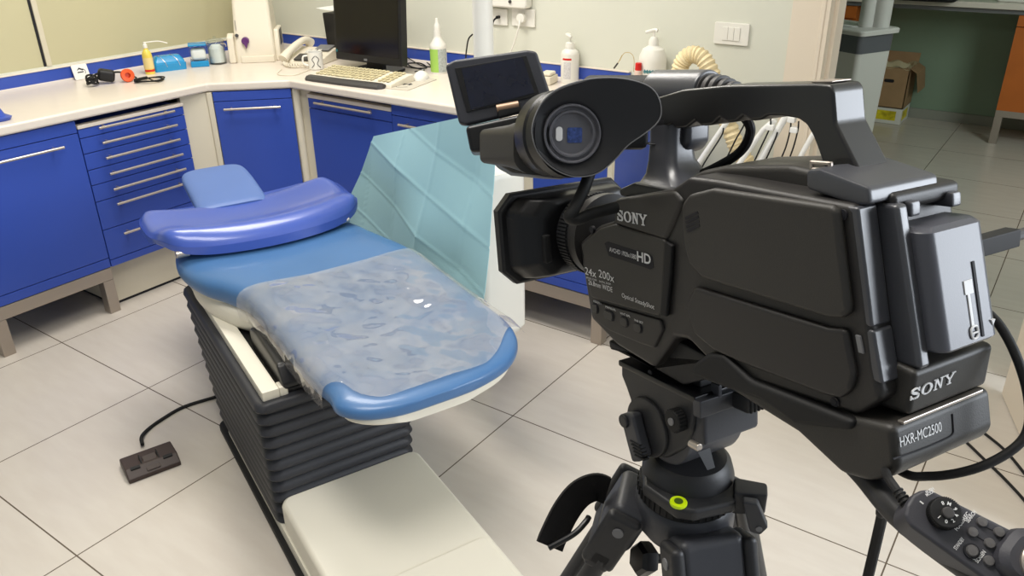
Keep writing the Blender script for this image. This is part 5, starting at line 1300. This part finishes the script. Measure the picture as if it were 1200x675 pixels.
# spider and three legs, each a pair of tubes
b = MB(T); b.lathe([(.0, zz), (.046, zz), (.050, zz - .006), (.050, zz - .03), (.04, zz - .045), (0, zz - .045)], n=40); b.build('spider', M_trig, tri)
for k, ang in enumerate((-42, -160, 80)):
    a = math.radians(ang); out = Vector((math.cos(a), math.sin(a), 0)); tan = Vector((-math.sin(a), math.cos(a), 0))
    sp = math.radians(23); ldir = (out * math.sin(sp) - Vector((0, 0, 1)) * math.cos(sp)); ln_ = out * math.cos(sp) + Vector((0, 0, 1)) * math.sin(sp)
    piv = Vector((TX, TY, zz - .022)) + out * .060
    LF = Fr(frame(piv, tan, ln_, ldir * -1)) if tan.cross(ln_).dot(-ldir) > 0 else Fr(frame(piv, -tan, ln_, ldir * -1))
    # shoulder arms from the spider
    b = MB(LF); b.box((-.034, -.026, -.040), (.034, .012, .016), .010, 4); sh = b.build('leg_shoulder', M_trig, tri)
    leg = thing('leg', None, None, Matrix.Translation(piv)); 
    bpy.data.objects.remove(leg)
    b = MB(LF); b.box((-.044, -.020, -.062), (-.030, .016, .012), .006, 3); b.box((.030, -.020, -.062), (.044, .016, .012), .006, 3); b.box((-.044, -.016, -.066), (.044, .012, -.036), .006, 3)
    lg = b.build('leg', M_tri, tri)
    L1 = (piv.z - .45) / math.cos(sp)
    for sx in (-.034, .034):
        b = MB(LF); b.cyl((sx, -.004, -.05), (sx, -.004, -L1), .0105, n=20, bev=.001); b.build('tube', M_tri, lg)
    b = MB(LF); b.box((-.05, -.02, -L1 - .04), (.05, .014, -L1 + .03), .01, 3); b.build('leg_clamp', M_trig, lg)
    L2_ = piv.z / math.cos(sp) - .012
    b = MB(LF); b.cyl((0, -.004, -L1), (0, -.004, -L2_ + .02), .011, n=20); b.build('tube', M_tri, lg)
    b = MB(LF); b.cyl((0, -.004, -L2_ + .03), (0, -.004, -L2_ + .004), .016, .019, n=20, bev=.003); b.build('rubber_foot', M_rubber, lg)
    b = MB(LF)
    for sx in (-.0445, .0445): b.cyl((sx, -.002, -.010), (sx * 1.03, -.002, -.010), .006, n=16, bev=.0006)
    b.build('pivot_screw', M_grey, lg) if False else b.bm.free()
    for sx in (-1, 1):
        b = MB(LF); b.cyl((sx * .0435, -.002, -.006), (sx * .0455, -.002, -.006), .0058, n=16, bev=.0005); b.build('pivot_screw', M_grey, lg)
# centre brace with its knob, seen between the legs
b = MB(T); b.cyl((0, 0, zz - .045), (0, 0, zz - .19), .013, n=24, bev=.002); col_ = b.build('centre_column', M_tri, tri)
kq = VF.at(757, 655, 1, -.02)
b = MB(VF); b.lathe([(0, -.006), (.016, -.006), (.018, -.002), (.018, .008), (.014, .012), (0, .012)], (kq.x, -.02, kq.z), (-.8, -.5, .3), 6); b.cyl((kq.x, -.02, kq.z), (0, 0, kq.z - .01), .005, n=10); b.build('brace_knob', M_black, tri)
# carry strap hanging on the left leg
st = [deep(*p_) for p_ in ((712, 576, .86), (698, 572, .855), (680, 580, .85), (664, 600, .845), (650, 628, .84), (645, 641, .838))]
sp2_ = spline(st, 6); rows = []
for i, p in enumerate(sp2_):
    t_ = (sp2_[min(i + 1, len(sp2_) - 1)] - sp2_[max(i - 1, 0)]).normalized(); w_ = t_.cross((CAM_C - p).normalized()).normalized(); wd_ = (w_ * .75 + (CAM_C - p).normalized() * .65).normalized()
    rows.append([p - wd_ * .018, p - wd_ * .006, p + wd_ * .006, p + wd_ * .018])
b = MB(); b.grid(rows, .003); st_ = b.build('strap', mat('black webbing', (22, 20, 20), .85, bump=.4, bscale=900), tri)
b = MB(); e0 = [deep(*p_) for p_ in ((643, 642, .835), (672, 626, .835), (686, 612, .84), (690, 606, .845))]; b.tube(e0, .0032, n=10); b.build('strap_buckle', M_black, st_)
# pan bar towards the operator
b0, b1 = K.m @ Vector((rx - .02, hy1 - .004, p1.z - .012)), deep(1066, 612, .52)
b = MB(); b.tube([b0, b0 * .66 + b1 * .34 + Vector((0, 0, .004)), b0 * .3 + b1 * .7 + Vector((0, 0, .004)), b1, deep(1200, 708, .46)], .0095, n=20, sm=8); b.build('pan_bar', M_tri, tri)

# ------------------------------------------------------------------ remote controller clamped on the pan bar
rc = deep(1128, 628, .475)
n_ = (CAM_C - rc).normalized()
ixd = (CAM_R * 118 + CAM_D * 82).normalized(); ixd = (ixd - n_ * ixd.dot(n_)).normalized(); iyd = n_.cross(ixd)
Rt = Matrix.Rotation(math.radians(-20), 3, ixd) @ Matrix.Rotation(math.radians(10), 3, iyd)
ixd, iyd, n_ = Rt @ ixd, Rt @ iyd, Rt @ n_
RF = Fr(frame(rc, ixd, iyd, n_))                       # x along the body (down right in the picture), y across, z out of the key face
rem = thing('remote_controller', 'black zoom remote with white-lettered buttons on the tripod pan bar', 'remote control', RF.m)
M_keyg = mat('remote key', (92, 90, 90), .35)
M_rem = mat('remote shell', (60, 60, 66), .5, bump=.06, bscale=900)
out_px = [(1062, 592), (1070, 579), (1082, 573), (1092, 574), (1198, 627), (1240, 650), (1260, 690), (1230, 712), (1170, 690), (1080, 626), (1066, 616), (1060, 604)]
oo = [RF.at(*p_, 2, 0) for p_ in out_px]; oo = [(p.x, p.y) for p in oo]
b = MB(RF); b.prism(oo, 2, -.026, 0, .004, 4, ang=12); b.build('housing', M_rem, rem)
def rq(px, py, z=0): return RF.at(px, py, 2, z)
dc = rq(1104, 603); b = MB(RF)
b.cyl((dc.x, dc.y, -.001), (dc.x, dc.y, .0075), .0090, n=48, bev=.001)
for k in range(48):
    a = 2 * PI * k / 48; b.box((.0087, -.0003, .001), (.0094, .0003, .0066), 0, M=Matrix.Translation((dc.x, dc.y, 0)) @ Matrix.Rotation(a, 4, 'Z'))
dial = b.build('mode_dial', M_rubber, rem)
b = MB(RF); b.cyl((dc.x + .0006, dc.y, .007), (dc.x + .0006, dc.y, .0100), .0034, n=28, bev=.001); b.build('dial_button', M_dgrey, dial)
b = MB(RF)
for k, s_ in enumerate('8M64201'):
    a = 2.6 - k * .72; o_ = Vector((dc.x + .0064 * math.cos(a), dc.y + .0064 * math.sin(a), .0076)); rd = Vector((math.cos(a), math.sin(a), 0)); 
    b.text(s_, o_ - Vector((-rd.y, rd.x, 0)) * .001, Vector((-rd.y, rd.x, 0)) * -1 * -1, -rd, .0021, thick=.0003, bold=.02)
b.build('dial_lettering', M_lbl, dial)
q = rq(1080, 589); b = MB(RF); b.box((q.x - .0012, q.y - .0004, -.0002), (q.x + .0012, q.y + .0004, .0003)); b.build('mark', M_lbl, rem)
for k, (px, py, body, tx, ty, two) in enumerate(((1150, 612, 'REC SEARCH', 1137, 606, False), (1170, 624, None, 0, 0, False), (1139, 624, 'FOCUS', 1128, 618.5, False), (1159, 637, None, 0, 0, False), (1138, 646, 'STANDBY', 1127, 641, True), (1158, 657.5, 'ON SCREEN', 1148, 653, False))):
    q = rq(px, py); b = MB(RF)
    if two: b.lathe([(.0036, -.001), (.0044, -.001), (.0044, .0016), (.0036, .0016)], (q.x, q.y, 0), (0, 0, 1), 28)
    b.lathe([(0, -.001), (.0030, -.001), (.0030, .0014), (.0026, .0022), (0, .0025)], (q.x, q.y, 0), (0, 0, 1), 28) if not two else None
    if two:
        bb_ = b.build('key_ring', M_gap, rem); b = MB(RF); b.lathe([(0, -.001), (.0034, -.001), (.0034, .002), (.0028, .003), (0, .0032)], (q.x, q.y, 0), (0, 0, 1), 28)
    b.build('key', M_keyg, rem)
    if body:
        q = rq(tx, ty)
        lines = body.split(' ')
        for li, l_ in enumerate(lines):
            b = MB(RF); b.text(l_, Vector((q.x + .0022 * li - .0012, q.y - .0038, .0002)), Vector((0, 1, 0)), Vector((-1, 0, 0)), .0021, width=min(.0017 * len(l_), .0085), thick=.0003, bold=.02); b.build('lettering', M_lbl, rem)
b = MB(RF)
for l_, dy in (('PUSH', 0), ('MODE', 1)):
    q = rq(1093, 577.5 + dy * 3); b.text(l_, Vector((q.x - .002, q.y - .003, .0002)), Vector((.3, .95, 0)), Vector((-.95, .3, 0)), .0018, width=.0055, thick=.0003, bold=.02)
b.build('lettering', M_lbl, rem)
q0, q1 = rq(1152, 616), rq(1168, 624); b = MB(RF); b.tube([(q0.x, q0.y, .0001), (q1.x, q1.y, .0001)], .0003, n=5, sm=0); b.build('key_line', M_gap, rem)
q0, q1 = rq(1142, 627), rq(1157, 636); b = MB(RF); b.tube([(q0.x, q0.y, .0001), (q1.x, q1.y, .0001)], .0003, n=5, sm=0); b.build('key_line', M_gap, rem)
# zoom rocker hump with a silver ring and red button
q = rq(1212, 664); b = MB(RF); b.loft([[(q.x + x, q.y + y, z) for x, y in rrect(0, 0, hx, hy, r)] for hx, hy, r, z in ((.021, .017, .012, -.003), (.020, .016, .012, .006), (.016, .013, .010, .010))]); hp_ = b.build('rocker_hump', M_rem, rem)
b = MB(RF); b.lathe([(.0085, .010), (.0125, .010), (.0125, .0125), (.0115, .0135), (.0085, .0125)], (q.x + .001, q.y, 0), (0, 0, 1), 36, sx=1.0); b.build('silver_ring', M_alu, hp_, label='silver ring')
b = MB(RF); b.lathe([(0, .009), (.0086, .009), (.0078, .0128), (0, .0136)], (q.x + .001, q.y, 0), (0, 0, 1), 30); b.build('record_button', mat('ruby button', (150, 16, 40), .25), hp_, label='ruby red button')
# its lead with a ribbed strain relief
s0, s1 = deep(1068, 598, .492), deep(1050, 573, .502)
b = MB(); b.tube([s0 + (s1 - s0) * .0, s1, deep(1040, 558, .515), deep(1036, 545, .55)], .0028, n=10)
for k in range(6):
    c_ = s0 + (s1 - s0) * (k / 6); b.cyl(c_, c_ + (s1 - s0) * .09, .0042 - .0001 * k, n=16, bev=.0006)
b.build('lead', M_rubber, rem)

# ------------------------------------------------------------------ cables
def depth_of(p): return ((K.m @ p) - CAM_C).dot(CAM_F)
pa0 = K.at(1134, 346, 1, -.102); pd = depth_of(pa0)
b = MB()
path = [K.m @ pa0, deep(1150, 360, pd - .005), deep(1172, 382, pd - .012), deep(1192, 420, pd - .02), deep(1205, 465, pd - .022), deep(1204, 505, pd - .022), deep(1182, 530, pd - .022), deep(1140, 550, pd - .02), deep(1090, 558, pd - .01), deep(1052, 550, pd), K.m @ Vector((K.at(985, 540, 1, -.05).x, -.05, K.at(985, 540, 1, 0).z))]
b.tube(path, .0032, n=12, sm=10)
for k in range(5):
    c_ = path[0] + (path[1] - path[0]) * (k / 5); b.cyl(c_, c_ + (path[1] - path[0]) * .14, .0052 - .0003 * k, n=16, bev=.0005)
props(b.build('power_cable', M_rubber), 'black cable looping from the rear right of the camcorder to under its shoulder base', 'cable')
vp_ = K.at(1134, 292, 1, -.098)
b = MB(K); b.box((vp_.x - .006, -.150, vp_.z - .0065), (vp_.x + .006, -.1005, vp_.z + .0065), .0012); vc_ = thing('video_cable', 'black video cable sticking out of the right side of the camcorder at the picture edge', 'cable', K.m @ Matrix.Translation((vp_.x, -.1, vp_.z))); b.build('plug', M_rubber, vc_)
b = MB(K); b.tube([(vp_.x, -.148, vp_.z), (vp_.x, -.20, vp_.z), (vp_.x + .0, -.30, vp_.z - .004), (vp_.x + .01, -.42, vp_.z - .03), (vp_.x + .05, -.50, vp_.z - .16), (vp_.x + .08, -.52, vp_.z - .5)], .0042, n=10); b.build('cord', M_dgrey, vc_)
b = MB(); q = [deep(1040, 585, .60), deep(1033, 600, .61), deep(1028, 630, .635)]
d3 = q[-1]; b.tube(q + [d3 + Vector((0.0, -.004, -.25)), d3 + Vector((.0, -.01, -.6)), Vector((d3.x, d3.y, .06)), Vector((d3.x + .05, d3.y + .05, .006)), Vector((d3.x + .5, d3.y + .25, .006))], .0042, n=10)
props(b.build('hanging_cable', M_rubber), 'thick black cable hanging from the pan bar down to the floor', 'cable')
f3 = lambda x, y: on(x, y, 2, .005)
b = MB(); b.tube([f3(1095, 462), f3(1125, 486), f3(1150, 505), f3(1178, 528), f3(1205, 560), f3(1240, 600)], .0045, n=8); props(b.build('floor_cable', M_rubber), 'thin black cable on the floor at right, the one nearer the door leaf', 'cable')
b = MB(); b.tube([f3(1095, 485), f3(1128, 514), f3(1152, 537), f3(1178, 562), f3(1205, 592), f3(1240, 640)], .0045, n=8); props(b.build('floor_cable', M_rubber), 'thin black cable on the floor at right, the one nearer the remote controller', 'cable')

# ================================================================== instrument cart behind the camcorder
cx0, cy0 = on(850, 395, 2, 0)[0], on(850, 395, 2, 0)[1]
cart = thing('instrument_cart', 'white dental instrument unit with slanted arms and hoses behind the camcorder handle', 'instrument unit', (cx0, cy0, 0))
b = MB(); b.prism(rrect(cx0, cy0, .12, .10, .03), 2, .06, .56, .01, 3); b.build('body', M_white, cart)
b = MB(); b.prism(rrect(cx0, cy0, .14, .12, .03), 2, .0, .06, .008); b.build('base', M_grey, cart)
b = MB(); b.prism(rrect(cx0 - .04, cy0, .22, .12, .03), 2, .56, .59, .006, 3); b.build('top_tray', M_white, cart)
def cp(px, py, dy=0): return on(px, py, 1, cy0 + dy)
M_wht2 = mat('glossy white arm', (246, 246, 244), .3)
for pts, r in ((((824, 134), (789, 194), (770, 226)), .009), (((858, 134), (807, 208), (790, 234)), .010), (((924, 131), (888, 193), (862, 236)), .012), (((908, 141), (898, 149), (890, 158), (862, 198), (838, 232)), .0095), (((956, 152), (946, 169), (932, 194), (905, 236)), .009)):
    b = MB(); b.tube([cp(x, y) for x, y in pts], r, n=14, sm=5); b.build('instrument_arm', M_wht2, cart)
for pts in (((848, 150), (845, 160), (826, 190), (806, 226)), ((873, 136), (872, 146), (862, 164), (852, 184), (836, 212), (820, 236)), ((903, 137), (902, 150), (890, 176), (876, 206), (862, 236)), ((911, 155), (908, 164), (896, 190), (884, 214)), ((927, 140), (926, 152), (921, 172), (913, 192), (904, 220)), ((936, 142), (935, 152), (930, 172), (922, 194), (914, 220)), ((866, 196), (848, 212), (832, 232))):
    b = MB(); b.tube([cp(x, y, -.014) for x, y in pts], .0028, n=8, sm=5); b.build('instrument_hose', M_rubber, cart)
for x, y in ((903, 149), (928, 140), (931, 152), (919, 190)):
    q = cp(x, y, -.01); b = MB(); b.box((q.x - .013, q.y - .013, q.z - .010), (q.x + .013, q.y + .013, q.z + .010), .004); b.build('clip', M_wht2, cart)
b = MB()
hp2 = spline([cp(x, y, .06) for x, y in ((797, 112), (796, 92), (799, 74), (810, 64), (824, 69), (836, 92), (847, 126), (858, 158), (866, 178), (878, 196), (884, 225), (874, 250))], 14)
N_ = len(hp2)
b.tube(hp2, lambda u: .030 + (.003 * math.sin(u * 2 * PI * 46)), n=20, sm=0)
b.build('suction_hose', mat('ivory ribbed hose', (236, 218, 176), .5), cart, label='ivory ribbed suction hose')

# ================================================================== next room
M_gun = mat('light grey unit', (210, 208, 204), .4)
M_band = mat('grey band', (96, 98, 104), .4)
M_oran = mat('orange laminate', (196, 106, 40), .45, var=.06, vscale=6)
ZU = .90
e0 = on(1011, 37, 2, ZU); e1_ = on(1050, 30, 2, ZU)
ux = Vector((1, 0, 0)); 
# two visible faces meet at the corner e0: one runs left, one runs right and away
dR = (Vector((e1_.x - e0.x, e1_.y - e0.y, 0))); wR = dR.length; dR.normalize()
wR = min(wR, .42); dR = Vector((.45, .893, 0)).normalized(); 
q = None
for k in range(5, 60):
    t_ = e0 + dR * k * .01; pj = Vector((t_.x, t_.y, ZU)) - CAM_C; xx = 600 + FPX * pj.dot(CAM_R) / pj.dot(CAM_F)
    if xx >= 1049: wR = k * .01; break
dL = Vector((-dR.y, dR.x, 0))
UF = Fr(frame(Vector((e0.x, e0.y, 0)), dR, dL, Vector((0, 0, 1))))
un = thing('unit_tower', 'pale grey unit tower with a dark grey band standing in the next room', 'unit', UF.m)
lp2 = lambda g, z, r=.03: [(x, y, z) for x, y in rrect(wR / 2, .2, wR / 2 + g, .2 + g, r, 5)]
MB(UF).loft([lp2(-.05, 0), lp2(-.05, .05), lp2(-.012, .06), lp2(0, .775)]).build('body', M_gun, un)
MB(UF).loft([lp2(.002, .775), lp2(.003, .872)]).build('band', M_band, un, label='dark grey band')
MB(UF).loft([lp2(.0, .872), lp2(.022, .875), lp2(.024, .895), lp2(.018, .902)]).build('top', M_gun, un)
for px, r in ((1014, .04), (1031, .05)):
    q = UF.at(px, 31.5, 2, ZU); MB(UF).cyl((q.x, q.y, ZU), (q.x, q.y, ZU + .5 if px > 1020 else ZU + .22), r, n=24, bev=.004).build('column', M_gun, un)
q = UF.at(1014, 2, 2, ZU + .2); b = MB(UF); b.tube([(UF.at(1014, 31.5, 2, ZU).x, UF.at(1014, 31.5, 2, ZU).y, ZU + .2), (UF.at(1014, 31.5, 2, ZU).x - .1, UF.at(1014, 31.5, 2, ZU).y + .3, ZU + .30)], .05, n=18, sm=0); b.build('arm', M_gun, un)
q = UF.at(990, 27, 2, .903)
b = MB(UF)
b.box((q.x - .10, q.y - .14, .9032), (q.x + .06, q.y + .10, .9052), M=None); props(b.build('paper_sheet', M_paper), 'white paper sheets lying on the grey unit tower in the next room', 'paper')
# desk along the far wall
dz = on(1120, 8, 1, 6.42)[2]
b = MB(); b.box((-2.1, 6.40, dz), (1.15, YF, dz + .04), .006); desk = thing('desk', 'white desk top along the green wall of the next room', 'desk', (-.5, 6.7, dz)); b.build('top', M_top, desk)
b = MB(); b.box((-2.1, 6.44, dz - .03), (1.15, 6.46, dz)); b.build('rail', M_grey, desk)
a_ = on(1080, 2, 2, dz + .04)
b = MB(); b.prism(rrect(a_.x, a_.y + .12, .20, .12, .05), 2, dz + .0405, dz + .085, .015, 3); props(b.build('bag', M_rubber), 'black flat bag on the desk in the next room', 'bag')
a_ = on(1192, 3, 2, dz + .04)
b = MB(); b.prism(rrect(a_.x, a_.y + .1, .12, .1, .02), 2, dz + .0405, dz + .08, .008, 3); props(b.build('desk_box', M_white), 'white flat box on the desk in the next room', 'box')
# orange cabinets
x0 = on(1165, 137, 1, 6.44)[0]; zb2 = on(1165, 137, 1, 6.44)[2]
oc = thing('orange_cabinet', 'orange cabinet on a grey leg frame under the desk in the next room', 'cabinet', (x0 + .35, 6.65, 0))
MB().box((x0 + .02, 6.47, zb2 + .02), (x0 + .85, YF - .02, dz - .035)).build('carcass', M_oran, oc)
MB().box((x0, 6.45, zb2 + .045), (x0 + .45, 6.47, dz - .11), .002).build('door', M_oran, oc); MB().box((x0, 6.45, dz - .105), (x0 + .45, 6.47, dz - .035), .002).build('drawer', M_oran, oc)
MB().box((x0, 6.45, zb2), (x0 + .85, 6.50, zb2 + .045), .002).build('leg_frame', M_steel, oc)
MB().box((x0 + .0, 6.45, 0), (x0 + .05, 6.50, zb2), .002).build('leg', M_steel, oc)
MB().box((x0 + .8, 6.45, 0), (x0 + .85, 6.50, zb2), .002).build('leg', M_steel, oc)
x1 = min(on(1001, 20, 1, 6.44)[0], on(1054, 147, 2, 0).x - .52)
oc = thing('orange_cabinet', 'orange cabinet behind the grey unit tower, left in the next room', 'cabinet', (x1 - .4, 6.65, 0))
MB().box((x1 - .9, 6.47, .05), (x1 + .12, YF - .02, dz - .035)).build('carcass', M_oran, oc); MB().box((x1 - .45, 6.45, .06), (x1 + .12, 6.47, dz - .13), .002).build('door', M_oran, oc); MB().box((x1 - .45, 6.45, dz - .12), (x1 + .12, 6.47, dz - .035), .002).build('drawer', M_oran, oc)
# cardboard boxes
bxp = on(1054, 147, 2, 0); 
cbx0, cbx1 = bxp.x - .36, bxp.x
fb = thing('paper_carton', 'white and yellow printed carton on the floor under the cardboard box', 'box', ((cbx0 + cbx1) / 2, bxp.y + .13, 0))
MB().box((cbx0, bxp.y, .002), (cbx1, bxp.y + .27, .12), .003).build('carton', M_white, fb)
b = MB(); b.box((cbx0 + .03, bxp.y - .0012, .03), (cbx1 - .04, bxp.y, .10)); b.box((cbx1, bxp.y + .03, .03), (cbx1 + .0012, bxp.y + .2, .10)); b.build('print', mat('yellow print', (226, 200, 40), .5, var=.5, vscale=18), fb, label='yellow printed panel')
M_card = mat('brown cardboard', (168, 136, 100), .8, var=.08, vscale=10)
fb = thing('cardboard_box', 'open brown cardboard box stacked on the yellow and white carton', 'box', ((cbx0 + cbx1) / 2, bxp.y + .13, .121))
z0, z1 = .1215, .42
b = MB()
for lo, hi in (((cbx0 - .01, bxp.y, z0), (cbx1, bxp.y + .006, z1)), ((cbx0 - .01, bxp.y + .28, z0), (cbx1, bxp.y + .286, z1)), ((cbx0 - .01, bxp.y, z0), (cbx0 - .004, bxp.y + .286, z1)), ((cbx1 - .006, bxp.y, z0), (cbx1, bxp.y + .286, z1)), ((cbx0 - .01, bxp.y, z0), (cbx1, bxp.y + .286, z0 + .006))): b.box(lo, hi)
b.build('carton', M_card, fb)
b = MB(); b.grid([[(cbx1 + .001, bxp.y + .0, z1), (cbx1 + .001, bxp.y + .286, z1)], [(cbx1 + .05, bxp.y + .0, z1 - .03), (cbx1 + .05, bxp.y + .286, z1 - .03)], [(cbx1 + .075, bxp.y + .02, z1 - .17), (cbx1 + .075, bxp.y + .27, z1 - .17)]], .004); b.build('flap', M_card, fb)
b = MB(); b.grid([[(cbx0, bxp.y + .286, z1), (cbx1, bxp.y + .286, z1)], [(cbx0, bxp.y + .34 - .03, z1 + .07), (cbx1, bxp.y + .34 - .03, z1 + .07)]], .004); b.build('flap', M_card, fb)
b = MB(); b.grid([[(cbx0 + (cbx1 - cbx0) * i / 14, bxp.y - .004 + .29 * (j / 10), z1 + .012 * math.sin(i * 1.3 + j) - (.05 if 1 < j < 9 and 0 < i < 13 else 0)) for i in range(15)] for j in range(11)], .002)
b.build('bag_liner', mat('pale liner', (206, 196, 160), .6), fb, label='pale crumpled liner')
q = MB(); q.prism(rrect((cbx0 + cbx1) / 2 + .05, z0 + .2, .035, .012, .011), 1, bxp.y - .001, bxp.y + .001); q.build('hand_hole', M_gap, fb)
